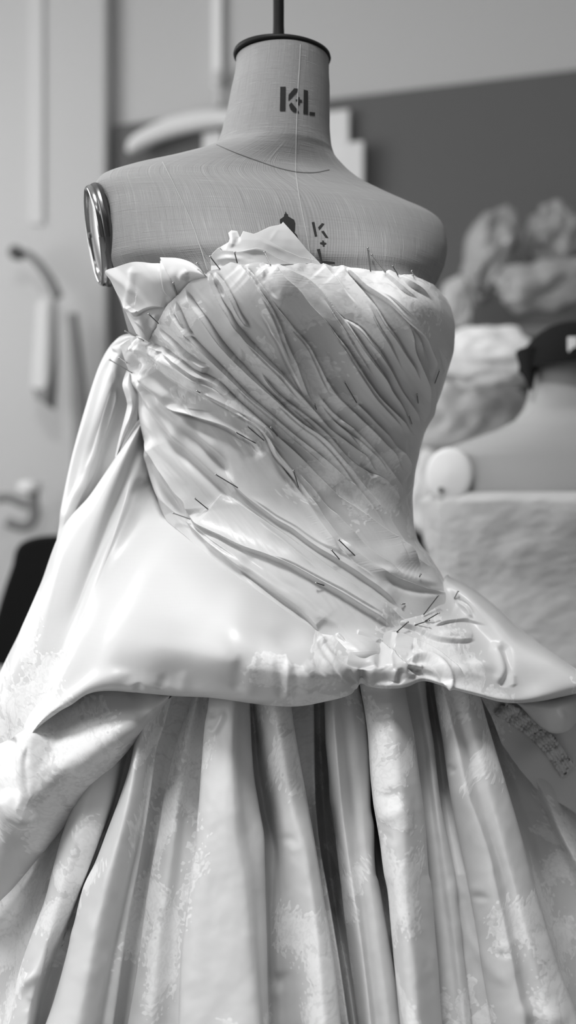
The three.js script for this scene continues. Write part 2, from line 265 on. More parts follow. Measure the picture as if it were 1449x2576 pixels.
{
  const ys = []; for (let py = 150; py < 350; py += 5) ys.push(py); for (let py = 350; py < 620; py += 2) ys.push(py); for (let py = 620; py <= 1600; py += 10) ys.push(py);
  const nu = 260, g = grid(nu + 1, ys.length, (i, j) => { const th = -Math.PI + i / nu * 2 * Math.PI, Y = y2Y(ys[j]), p = bodyAt(th, Y, ys[j] > 690 ? -0.009 * smoothstep(ys[j], 690, 740) - 0.02 * smoothstep(ys[j], 1250, 1500) : 0), r = row(Y); return [p, th * 0.13, Y]; });
  { const cN = g.attributes.normal; for (let j = 0; j < ys.length; j++) { const a = j * (nu + 1), b = a + nu; const v = V(cN.getX(a) + cN.getX(b), cN.getY(a) + cN.getY(b), cN.getZ(a) + cN.getZ(b)).normalize(); cN.setXYZ(a, v.x, v.y, v.z); cN.setXYZ(b, v.x, v.y, v.z); } }
  stamp(g); part(form, 'torso', g, M.linen);
  const cap = V(-0.0062, EYE + 0.464, 0), lat = new THREE.LatheGeometry([[0, 0], [0.047, 0], [0.0495, 0.001], [0.0502, 0.003], [0.0495, 0.0055], [0.046, 0.0068], [0.02, 0.0072], [0, 0.0072]].map((q) => new THREE.Vector2(...q)), 72); lat.rotateZ(-0.045); lat.translate(cap.x, cap.y, cap.z);
  part(form, 'neck_cap', lat, M.black);
  part(form, 'pole', new THREE.LatheGeometry([[0, 0], [0.012, 0], [0.0085, 0.004], [0.0062, 0.012], [0.0056, 0.03], [0.0056, 0.16], [0.009, 0.165], [0.009, 0.19], [0, 0.195]].map((q) => new THREE.Vector2(...q)), 32).translate(cap.x - 0.0035, cap.y + 0.006, 0), M.black);
  part(form, 'stand', mergeGeometries([new THREE.CylinderGeometry(0.016, 0.016, 0.82, 24).translate(0, 0.44, -0.02), new THREE.LatheGeometry([[0, 0], [0.2, 0], [0.2, 0.02], [0.05, 0.05], [0.016, 0.08], [0, 0.08]].map((q) => new THREE.Vector2(...q)), 48).translate(0, 0.0, -0.02)].map((q) => q.toNonIndexed())), M.black);
  // stitched seams laid on the linen
  const seam = (path, lift = 0.0003, r = 0.00045) => { const c = new THREE.CatmullRomCurve3(pts(path).map((q) => V(q[0], q[1], 0)), false, 'centripetal').getSpacedPoints(50); const w = []; for (const q of c) { const z = bodyZ(q.x, q.y); if (!isNaN(z)) w.push(at(q.x, q.y, z + lift)); } return tube(w, r, 90, 6); };
  part(form, 'seam', seam('756 112 754 160 750 225 747 300 745 370 744 433'), M.thread, 'pale centre front neck seam');
  part(form, 'seam', seam('744 434 752 490 763 548 775 610 782 660'), M.thread, 'pale centre front chest seam');
  part(form, 'seam', seam('409 407 428 445 455 500 482 560 505 625 522 680'), M.thread, 'pale princess seam down the shoulder');
  part(form, 'seam', seam('545 364 590 383 650 405 700 422 745 432 790 434 828 427', 0.0002, 0.0005), std(0.2, 0.9), 'dark seam round the base of the neck');
  // stencilled marks, printed on the linen
  const mark = (shapes, label) => {
    const gs = shapes.map((s) => { let g = new THREE.ShapeGeometry(new THREE.Shape(pts(s).map((q) => new THREE.Vector2(q[0], -q[1]))), 4); g = new TessellateModifier(5, 7).modify(g); const p = g.attributes.position; for (let i = 0; i < p.count; i++) { const x = p.getX(i), y = -p.getY(i); let z = bodyZ(x, y); if (isNaN(z)) z = 0.05; const w = at(x, y, z + 0.0005); p.setXYZ(i, w.x, w.y, w.z); } g.computeVertexNormals(); for (const k of Object.keys(g.attributes)) if (k !== 'position' && k !== 'normal') g.deleteAttribute(k); return g.index ? g.toNonIndexed() : g; });
    return part(form, 'printed_mark', mergeGeometries(gs), M.ink, label);
  };
  mark(['705 218 719 218 718 279 704 279', '726 238 740 222 751 223 751 227 732 248 725 254', '727 264 733 257 745 272 752 281 752 284 739 282 731 275', '744 250 750 250 750 244 754 244 754 250 760 252 760 257 755 257 754 264 750 264 750 257 744 254', '764 225 775 228 775 288 763 286', '779 281 793 283 792 291 778 289'], 'black stencilled K plus L mark on the neck');
  mark(['784 559 791 558 798 594 792 595', '800 572 810 561 816 563 803 579', '808 582 814 580 826 598 819 598', '805 610 811 609 810 605 814 605 816 610 821 611 821 614 816 615 817 619 812 620 811 615 805 613', '797 627 805 626 811 656 842 659 843 665 812 664 806 655'], 'black stencilled K plus L down the chest');
  mark(['718 531 721 537 725 540 725 544 733 549 740 553 743 562 742 578 741 585 747 591 752 604 748 610 735 600 712 570 704 560 704 552 714 545 715 539 717 538'], 'small black printed silhouette of a dress form');
  // arm plate: polished disc in a chrome rim on the cut of the shoulder
  const c = at(244, 594, 0.058), up = at(262, 708, 0.045).sub(at(229, 480, 0.07)).normalize().negate(), nrm = V(-0.93, 0.1, 0.36).normalize(); nrm.addScaledVector(up, -nrm.dot(up)).normalize(); const sd = V(0, 0, 0).crossVectors(up, nrm).normalize();
  const B = new THREE.Matrix4().makeBasis(sd, up, nrm).setPosition(c), HV = 0.0455, HS = 0.034;
  const ring = (rad, tubeR, dz, sx = 1) => { const g = new THREE.TorusGeometry(1, 0.1, 14, 80); const p = g.attributes.position; for (let i = 0; i < p.count; i++) { const x = p.getX(i), y = p.getY(i), z = p.getZ(i), l = Math.hypot(x, y), k = (l - 1) / 0.1 * tubeR; p.setXYZ(i, x / l * (HS * rad + k), y / l * (HV * rad + k), z / 0.1 * tubeR * 1.6 + dz); } g.computeVertexNormals(); g.applyMatrix4(B); return g; };
  const plate = new THREE.Group(); plate.name = 'arm_plate'; plate.userData.label = 'oval polished metal arm plate on the near shoulder'; form.add(plate);
  part(plate, 'rim', ring(1, 0.0028, 0), M.chrome);
  part(plate, 'flange', ring(1.03, 0.003, -0.005), M.steel);
  const disc = new THREE.LatheGeometry([[0, 0.004], [0.3, 0.0036], [0.7, 0.0022], [0.97, 0.0002], [0.98, -0.012], [0, -0.012]].map((q) => new THREE.Vector2(...q)), 64); { const p = disc.attributes.position; for (let i = 0; i < p.count; i++) p.setXYZ(i, p.getX(i) * HS, p.getZ(i) * HV, p.getY(i)); } disc.computeVertexNormals(); disc.applyMatrix4(B);
  part(plate, 'disc', disc, std(0.33, 0.2, { metalness: 1 }));
  const scr = new THREE.CylinderGeometry(0.0028, 0.0028, 0.002, 16).rotateX(Math.PI / 2); scr.translate(-0.022, 0.001, 0.0035); scr.applyMatrix4(B); part(plate, 'screw', scr, M.dark);
}

// ---------------------------------------------------------------- the gown
const gown = thing('ball_gown', 'strapless white jacquard satin ball gown with diagonal pinned pleats and puffed overskirt', 'gown', V(0, 0, 0));
const F1 = new Folds();
const P = { a: 40, b: 70 };
F1.add('B', '338 860 360 872 392 890 430 915 480 945 540 985', 4, 12, { a: 15 }).add('V', '345 885 370 912 402 940 440 965 490 995 540 1018', 3.6, 9, { a: 15 }).add('B', '372 990 410 1030 460 1070 520 1115 570 1160', 3.4, 17)
  .add('L', '465 725 484 762 515 805 556 865 616 931 686 999 754 1062 805 1100 837 1131 885 1189 917 1231 948 1269 977 1310 999 1344 1020 1376 1049 1409 1085 1428', 4.2, 38)
  .add('L', '438 749 451 782 477 847 504 876 552 924 594 967 626 999 664 1030 732 1088 774 1122 803 1146 832 1172 861 1201 900 1230', 3.6, 34)
  .add('L', '424 766 436 788 453 813 470 836 490 852', 3, 14, { b: 18 })
  .add('L', '396 822 407 838 430 860 460 888 500 915 528 926', 4, 20, { b: 18 })
  .add('L', '398 866 425 890 456 909 487 932 527 953 556 970 580 994 609 1020 635 1042 669 1074 697 1100 735 1134 769 1168 805 1206 842 1243 873 1267 914 1298 950 1329 994 1366 1028 1395 1056 1424', 5.2, 44)
  .add('R', '420 884 460 914 500 940 540 965', 2.6, 26)
  .add('R', '332 863 353 882 374 903 405 928 436 952 467 969 496 984 518 996 548 1011 585 1032 616 1052 645 1071 669 1098 692 1146 716 1175 745 1211 760 1235', 5.5, 30, { a: 10 })
  .add('L', '355 861 378 868 400 876 416 884', 3.5, 14, { a: 10, b: 15 })
  .add('L', '669 1098 692 1136 716 1167 745 1205 772 1244 800 1285 825 1322 851 1356 892 1398 929 1424 965 1448 1013 1465 1062 1482 1127 1494', 4.2, 26)
  .add('B', '643 1117 656 1143 680 1175 706 1213 735 1245 757 1269 781 1300 805 1332 832 1368 856 1409', 3.6, 12)
  .add('R', '419 1019 446 1029 477 1039 508 1050 539 1060 570 1072 594 1086 643 1115 664 1140', 6, 36, { e: 9, dip: 0.6 })
  .add('B', '352 918 372 950 405 978 440 1000 474 1020', 6.5, 19)
  .add('V', '334 888 340 928 359 961 386 1000 415 1033 446 1060 477 1089 504 1116 530 1140 562 1177 590 1218', 5.4, 13)
  .add('B', '345 915 372 965 400 1000 430 1032 462 1062 500 1098', 4.5, 20)
  .add('R', '560 1174 586 1213 605 1235 631 1259 668 1288 697 1310 735 1332 769 1358 805 1383 837 1402 890 1438 950 1480 1010 1530', 3.4, 30, { a: 130, dip: 0.12 })
  .add('L', '560 1240 603 1268 648 1300 685 1327 721 1351 757 1378 793 1404 829 1431 874 1464 930 1499 979 1533 1025 1566', 3.6, 26, { a: 130 })
  .add('V', '340 952 347 986 359 1013 378 1044 405 1077 429 1107 465 1148 499 1179 535 1213 572 1247 603 1268', 5.2, 13)
  .add('B', '350 940 362 1000 390 1050 430 1095 470 1140', 4.5, 15)
  .add('R', '360 1100 381 1136 402 1169 427 1206 448 1237 470 1264 477 1300', 4, 22, { b: 20 })
  .add('R', '470 1290 499 1318 530 1336 559 1350 585 1364 621 1381 657 1393 693 1407 729 1422 766 1443 802 1464 850 1491 916 1533 954 1557 990 1580', 4.6, 30, { e: 4, a: 50, dip: 0.12 })
  .add('B', '364 1111 371 1152 386 1196 405 1237 427 1271 446 1296', 4, 8)
  .add('V', '377 1130 394 1196 420 1240 446 1276 470 1306', 3.5, 9)
  .add('R', '465 1307 494 1334 523 1363 562 1396 603 1428 640 1455 680 1482 742 1525 775 1555 803 1588', 3, 20, { b: 20, dip: 0.15 })
  .add('V', '600 1424 621 1442 669 1480 713 1514 754 1543 778 1563 800 1582', 3, 8)
  .add('B', '512 1345 560 1385 601 1410 645 1436 705 1474 742 1497 773 1520 802 1545 850 1578', 3, 18)
  .add('V', '601 1393 645 1425 705 1466 742 1485 773 1509 802 1533 850 1567', 2.4, 12)
  .add('L', '527 687 536 716 553 755 575 789 597 823 616 851 650 885 679 914 710 943 737 975 766 1006 800 1045 829 1080 865 1109 897 1134 916 1148 935 1172 952 1192', 3.6, 32, { a: 15 })
  .add('L', '655 936 669 958 693 987 717 1008 754 1035 790 1064 821 1093 836 1109 863 1141 889 1167 909 1180 935 1192 959 1204 984 1231 999 1255 1011 1291', 3.4, 18)
  .add('V', '606 890 622 922 645 942', 2.5, 14)
  .add('B', '600 872 610 900 624 925', 2.5, 12)
  .add('L', '539 685 556 707 572 733 585 757 597 784 611 806 630 830', 3.2, 18, { a: 15, b: 25 })
  .add('V', '541 705 556 728 563 748', 2.5, 7, { a: 12, b: 15 })
  .add('L', '604 666 626 699 650 731 669 757 686 784 700 813 722 868 742 909 756 950 773 989 792 1022', 3.4, 22, { a: 12 })
  .add('L', '621 675 655 719 693 772 717 801 742 832 773 866 800 915 824 962 851 1001 880 1030 909 1059 935 1085 964 1117 988 1143 1008 1185', 3.8, 24, { a: 15 })
  .add('R', '654 778 674 813 684 835 700 860 713 890 729 924 749 965 768 1004', 3.6, 24, { a: 70 })
  .add('V', '752 862 771 922 790 962 822 1012', 3, 12)
  .add('V', '663 682 673 706 690 735 705 758', 2.2, 8, { a: 25, b: 30 })
  .add('L', '669 661 705 707 742 736 771 769 802 797 824 819 848 848 868 872 887 901 906 930 928 964 950 996 975 1024 998 1049 1022 1076 1042 1100', 4.6, 30, { a: 15 })
  .add('L', '690 660 730 690 765 705 800 732 824 758 848 787 872 814 897 848 921 884 945 918 969 954 984 985 1003 1015 1020 1050 1042 1085', 3.8, 28, { a: 15 })
  .add('L', '814 666 842 700 870 738 900 770', 2.2, 22, { a: 10 })
  .add('L', '860 669 885 700 916 737 945 775 969 814 998 853 1017 886 1037 920 1056 964', 2.8, 26, { a: 12 })
  .add('L', '858 799 906 828 935 862 955 885 984 933 1008 981 1032 1018 1051 1047 1058 1075', 3.4, 24)
  .add('R', '872 674 892 693 921 720 955 741 984 761 1010 787 1037 814 1061 838 1075 867 1083 906 1085 954', 4.8, 28, { a: 15, e: 7 })
  .add('L', '1030 812 1039 845 1041 869 1051 913 1063 951 1073 983 1075 1010', 3.4, 13)
  .add('B', '1048 838 1063 868 1070 910', 2, 7)
  .add('R', '967 686 988 703 1017 729 1056 752', 2.6, 20, { a: 10 })
  .add('R', '1005 693 1032 715 1066 734 1090 756', 2.6, 18, { a: 10 })
  .add('L', '1044 880 1056 923 1068 960 1075 996 1073 1035 1064 1068', 3, 12)
  .add('L', '1075 867 1083 906 1087 965 1090 1001 1082 1045 1066 1092', 3, 11)
  .add('R', '1099 867 1112 894 1119 925 1112 950', 2.6, 10)
  .add('V', '1027 1085 1034 1125 1030 1180 1024 1216 1029 1255 1034 1310', 2.6, 8)
  .add('L', '986 1114 1013 1150 1022 1182 1026 1240', 2.6, 12)
  .add('L', '800 991 824 1025 848 1049 875 1072 892 1085 921 1114 955 1153 984 1192 1005 1228 1015 1270', 3.4, 18)
  .add('B', '850 1056 870 1072 888 1084', 2, 6, { a: 12, b: 8 })
  .add('L', '829 1054 860 1080 897 1107 926 1134 955 1165 974 1192', 2.4, 13)
  .add('L', '899 1018 921 1039 950 1071 979 1102 993 1124 1013 1148 1021 1175 1023 1218', 3.2, 18, { a: 10 })
  .add('L', '820 1274 854 1308 888 1347 920 1378', 2.4, 18)
  .add('L', '750 1192 784 1228 813 1267 842 1298 873 1332 900 1356 940 1392 985 1424 1010 1450', 3, 22)
  .add('V', '910 1160 925 1184 945 1200', 2.2, 6, { a: 8, b: 10 })
  .add('B', '844 1359 892 1400 935 1436 1000 1446 1060 1462 1107 1470', 3, 14)
  .add('V', '960 1450 1013 1478 1062 1490 1120 1497', 2.2, 9)
  .add('B', '860 870 870 905 868 930', 2, 8).add('B', '815 880 830 915 842 950', 2, 9).add('B', '555 800 585 815 640 822', 1.2, 22);
for (const f of F1.list.slice()) if (f.L > 260 && (f.kind === 'L' || f.kind === 'R')) for (let c = 0; c < 1; c++) {   // slight hairline creases running beside the main pleats
  const sg = f.kind === 'L' ? -1 : 1, off = sg * (7 + rnd() * 16), n = f.P.length - 1, i0 = Math.floor(n * rnd() * 0.45), i1 = Math.min(n - 1, i0 + Math.floor(n * (0.3 + rnd() * 0.35))), w = [];
  for (let i = i0; i <= i1; i += 4) { const a = f.P[i], b = f.P[i + 1], l = Math.hypot(b.x - a.x, b.y - a.y), g = off * (0.6 + 0.8 * (i - i0) / (i1 - i0 + 1)); w.push((a.x + (b.y - a.y) / l * g).toFixed(1), (a.y - (b.x - a.x) / l * g).toFixed(1)); }
  if (w.length > 6) F1.add(f.kind, w.join(' '), 0.9 + rnd() * 0.8, 10 + rnd() * 6, { a: 50, b: 60 });
}
const topEdge = pts('300 872 318 858 332 850 345 844 365 849 377 853 382 839 394 824 399 807 422 766 440 747 465 724 484 703 517 694 524 685 531 680 555 674 568 665 580 660 592 663 601 664 611 668 633 663 645 661 667 661 681 666 730 664 785 662 800 667 814 663 830 668 850 670 860 667 887 675 933 681 964 682 970 684 976 681 990 685 1008 692 1037 693 1061 702 1090 719 1104 729 1114 742 1122 750');
const botEdge = pts('330 1060 345 1095 358 1150 366 1190 390 1250 410 1290 422 1312 460 1343 500 1379 548 1418 592 1449 635 1478 669 1502 717 1538 761 1567 797 1586 816 1610 841 1638 869 1658 905 1667 932 1670 958 1664 985 1630 1000 1604 1060 1580 1110 1530 1140 1480 1160 1460');
{
  const nu = 900, nv = 900, off = 0.004, cols = []; let farX = -1e9;
  for (let i = 0; i < nu; i++) {
    const t = i / (nu - 1), th = lerp(-1.66, 1.46, t); { const q = pix(bodyAt(th, y2Y(800), off))[0]; farX = Math.max(farX, q); }
    const find = (edge, y0) => { let lo = y2Y(y0[0]), hi = y2Y(y0[1]); for (let k = 0; k < 26; k++) { const m = (lo + hi) / 2, q = pix(bodyAt(th, m, off)); (q[1] < lin(edge, th > 0.9 && edge === topEdge ? Math.max(q[0], th > 1.25 ? farX : 0) : q[0])) ? lo = m : hi = m; } return (lo + hi) / 2; };
    cols.push([th, find(topEdge, [560, 1000]), find(botEdge, [900, 1700])]);
  }
  const hiY = Math.max(...cols.map((c) => c[1])), loY = Math.min(...cols.map((c) => c[2])), drop = new Float32Array(nu * (nv + 6)), live = new Uint8Array(nu * (nv + 6));
  const base = [], g = grid(nu, nv + 6, (i, j) => {
    const [th, a, b] = cols[i]; let p, k = j - 3;
    if (k < 0) { p = bodyAt(th, a - 0.001, [-0.002, 0.0015, 0.0035][j]); p.y += [-0.004, 0.0005, 0.001][j]; }
    else if (k >= nv) { p = bodyAt(th, b, [0.003, 0.0005, -0.003][k - nv]); p.y += [-0.0008, -0.001, 0.004][k - nv]; }
    else { const Y = lerp(hiY, loY, k / (nv - 1)); p = bodyAt(th, clamp(Y, b, a), off); drop[j * nu + i] = (a - Y) * 2500; live[j * nu + i] = Y <= a && Y >= b ? 1 : 0; }
    base.push(p.clone()); return [p, th * 0.14 + 0.1, p.y];
  });
  const N = g.attributes.normal.clone(), Q = g.attributes.position; let s = 0; for (let i = 0; i < N.count; i += 97) s += N.getZ(i); const sg = s < 0 ? -1 : 1;
  const HH = new Float32Array(Q.count), blur = new Float32Array(Q.count), rows = nv + 6, px = base.map((b) => pix(b));
  for (let i = 0; i < Q.count; i++) { const q = px[i]; HH[i] = F1.height(q[0], q[1]) + 0.0007 * fbm((q[0] * 0.8 - q[1] * 0.6) / 26 + 20, (q[0] * 0.6 + q[1] * 0.8) / 150, 3, 3); }
  blur.set(HH);                                                     // what many folds heap up together is taken off again, so that the cloth lies on the body
  for (let pass = 0; pass < 2; pass++) for (const [n, m, sn, sm, R] of [[rows, nu, nu, 1, 42], [nu, rows, 1, nu, 42]]) { const t = new Float32Array(m); for (let a = 0; a < n; a++) { let sum = 0, c = 0; for (let k = 0; k < Math.min(R, m); k++) { sum += blur[a * sn + k * sm]; c++; } for (let k = 0; k < m; k++) { if (k + R < m) { sum += blur[a * sn + (k + R) * sm]; c++; } if (k - R - 1 >= 0) { sum -= blur[a * sn + (k - R - 1) * sm]; c--; } t[k] = sum / c; } for (let k = 0; k < m; k++) blur[a * sn + k * sm] = t[k]; } }
  for (let i = 0; i < Q.count; i++) {
    const j = Math.floor(i / nu) - 3, q = px[i], v = V(N.getX(i), N.getY(i), N.getZ(i)).multiplyScalar(sg), face = clamp(v.z * 3, 0, 1); if (j < 0 || j >= nv) continue;
    const edge = smoothstep(drop[i], -2, 26);
    let h = (HH[i] - 0.85 * blur[i]) * 1.45 * (0.45 + 0.55 * edge) + 0.0008 + 0.02 * Math.exp(-(((q[0] - 900) / 62) ** 2) - (((q[1] - 1648) / 42) ** 2));
    h = Math.max(h, -0.0055) * face + (1 - edge) * 0.0007 * Math.sin(q[0] / 9 + 4 * noise.noise(q[0] / 40, 0, 1)) * face;
    Q.setXYZ(i, Q.getX(i) + v.x * h, Q.getY(i) + v.y * h, Q.getZ(i) + v.z * h);
  }
  for (let i = 0; i < nu; i++) {                                      // rows above the top edge and below the lower edge fold onto it
    let f = -1, l = -1; for (let j = 3; j < nv + 3; j++) if (live[j * nu + i]) { if (f < 0) f = j; l = j; }
    const cp = (to, from) => Q.setXYZ(to * nu + i, Q.getX(from * nu + i), Q.getY(from * nu + i), Q.getZ(from * nu + i));
    for (let j = 3; j < f; j++) cp(j, f); for (let j = l + 1; j < nv + 3; j++) cp(j, l);
  }
  g.computeVertexNormals(); stamp(g); part(gown, 'bodice', g, M.satin, 'diagonally pleated strapless bodice');
}
// overskirt
const F2 = new Folds();
F1.add('V', '930 1600 947 1620 956 1645 952 1668', 5, 10, { a: 14, b: 8 }).add('B', '840 1596 862 1612 884 1632', 4, 12, { a: 10, b: 10 }).add('L', '888 1588 915 1596 940 1608', 4, 20, { a: 8, b: 20 }).add('B', '805 1588 830 1622 862 1648 905 1660', 3, 7, { a: 6, b: 15 });
F2.add('V', '812 1612 841 1644 869 1664 905 1674 950 1676', 3, 8, { a: 10, b: 20 })
  .add('B', '803 1600 833 1643 866 1676 888 1698 901 1735', 4, 9, { a: 10, b: 6 }).add('V', '800 1612 828 1656 858 1690 880 1720', 2, 7, { a: 15, b: 15 })
  .add('B', '797 1643 833 1679 862 1706', 2, 8).add('V', '780 1650 812 1690 845 1716', 1.6, 9).add('B', '770 1655 800 1690 830 1718', 1.6, 9)
  .add('V', '906 1672 911 1700 906 1740', 7, 9, { a: 25, b: 2 })
  .add('R', '842 1594 862 1612 882 1630 900 1628', 2.4, 14, { a: 8, b: 10 }).add('L', '891 1590 921 1600 952 1615 979 1637 1004 1662 1026 1684 1048 1704', 4.5, 26, { a: 8, b: 18, e: 4 })
  .add('V', '947 1617 957 1640 956 1665 950 1684', 4, 9, { a: 10, b: 14 }).add('V', '962 1672 972 1700 978 1724', 2.2, 10, { a: 14, b: 10 }).add('B', '931 1640 935 1690 930 1725', 1.8, 12, { a: 20, b: 12 }).add('B', '976 1640 984 1665 990 1700', 2.6, 9)
  .add('V', '1010 1682 1003 1702 1004 1722', 4, 8, { a: 10, b: 8 }).add('B', '993 1682 992 1718', 2.4, 7, { a: 8, b: 8 })
  .add('L', '985 1592 1010 1598 1048 1613 1095 1635 1136 1668 1170 1705', 3.4, 30, { a: 14, b: 40 })
  .add('R', '1000 1566 1043 1579 1081 1598 1118 1608 1160 1611 1198 1607', 3.4, 22, { a: 10, b: 25, e: 6 }).add('B', '1096 1598 1150 1596 1192 1600', 1.8, 9, { a: 25, b: 10 })
  .add('B', '1020 1660 1067 1649 1101 1662 1123 1687 1134 1712 1131 1736', 4.2, 8, { a: 20, b: 4 }).add('V', '1035 1668 1070 1662 1095 1678 1112 1706 1114 1726', 3.4, 8, { a: 20, b: 10 }).add('B', '1062 1684 1082 1686 1096 1702', 2, 6)
  .add('V', '1018 1680 1040 1688 1062 1692', 3.6, 6, { a: 8, b: 6 }).add('B', '1012 1673 1040 1674 1064 1677', 2.4, 5, { a: 8, b: 6 }).add('B', '985 1622 1012 1626 1042 1631', 2, 6, { a: 10, b: 10 }).add('B', '975 1646 1010 1650 1030 1650', 1.8, 6, { a: 10, b: 10 })
  .add('B', '1238 1612 1256 1650 1264 1690 1250 1720', 3.4, 14, { a: 25, b: 14 }).add('V', '1262 1612 1275 1660 1278 1693 1258 1730', 3.4, 11, { a: 25, b: 15 })
  .add('B', '1130 1662 1186 1693 1225 1706', 2.4, 13).add('B', '1165 1668 1223 1677 1262 1702', 2.2, 11).add('V', '1145 1640 1200 1650 1240 1662', 2, 24).add('B', '1286 1690 1290 1730', 1.6, 8, { a: 14, b: 8 })
  .add('L', '1149 1512 1174 1527 1192 1556', 2.6, 18, { a: 10, b: 15 }).add('R', '1090 1574 1124 1564 1170 1560 1230 1572', 2.4, 16, { a: 20 })
  .add('V', '606 1640 600 1690 590 1745', 2, 16, { a: 40, b: 20 }).add('B', '640 1650 632 1700 622 1755', 1.6, 20, { a: 40, b: 20 }).add('V', '692 1650 702 1700 706 1760', 2.2, 10, { a: 40, b: 20 }).add('B', '722 1650 724 1700 722 1760', 2, 8, { a: 35, b: 25 }).add('V', '738 1665 744 1710 742 1760', 1.8, 7, { a: 25, b: 25 }).add('B', '770 1660 775 1710 770 1755', 1.4, 14, { a: 30, b: 20 })
  .add('V', '735 1560 715 1640', 4, 48, { a: 50, b: 40 }).add('B', '150 1790 200 1745 260 1712 340 1690', 3.5, 22).add('V', '420 1690 400 1740', 1.6, 14, { a: 25, b: 12 }).add('B', '470 1680 455 1745', 1.6, 18, { a: 30, b: 12 })
  .add('V', '50 1850 32 1930 40 2010', 3, 8).add('V', '15 1800 25 1870 20 1930', 2.5, 7).add('V', '340 1200 366 1245 400 1290', 4, 26).add('V', '345 1740 352 1715', 2.5, 10, { a: 3, b: 15 });
const T = [0.0, 0.2, 0.42, 0.66, 0.86, 0.97];
function ocol(sx, sy, hx, hy, zh, bul = 0.02, roll = smoothstep(hx, 250, 520), bend = 0) {
  let sz = bodyZ(sx, sy, 0.003); if (isNaN(sz)) sz = 0.03; const o = [[sx + (sx > 900 ? -4 : 6), sy - 14, sz - 0.012]];
  for (const t of T) o.push([lerp(sx, hx, t) + bend * Math.sin(Math.PI * t), lerp(sy, hy, t), lerp(sz, zh, Math.pow(t, lerp(0.85, 1.7, smoothstep(sx, 780, 860)))) + bul * lerp(1, 0.35, smoothstep(sx, 780, 860)) * Math.sin(Math.PI * Math.min(1, t * 1.05)) - 0.03 * roll * Math.pow(smoothstep(t, 0.5, 1.04), 1.5)]);
  o.push([hx, hy, zh - 0.016 - 0.03 * roll], [hx, hy - 8, zh - 0.03 - 0.034 * roll], [hx, hy - 60, zh - 0.045 - 0.034 * roll]); return o;
}
const triples = (s) => { const n = nums(s), o = []; for (let i = 0; i < n.length; i += 3) o.push([n[i], n[i + 1], n[i + 2]]); return o; };
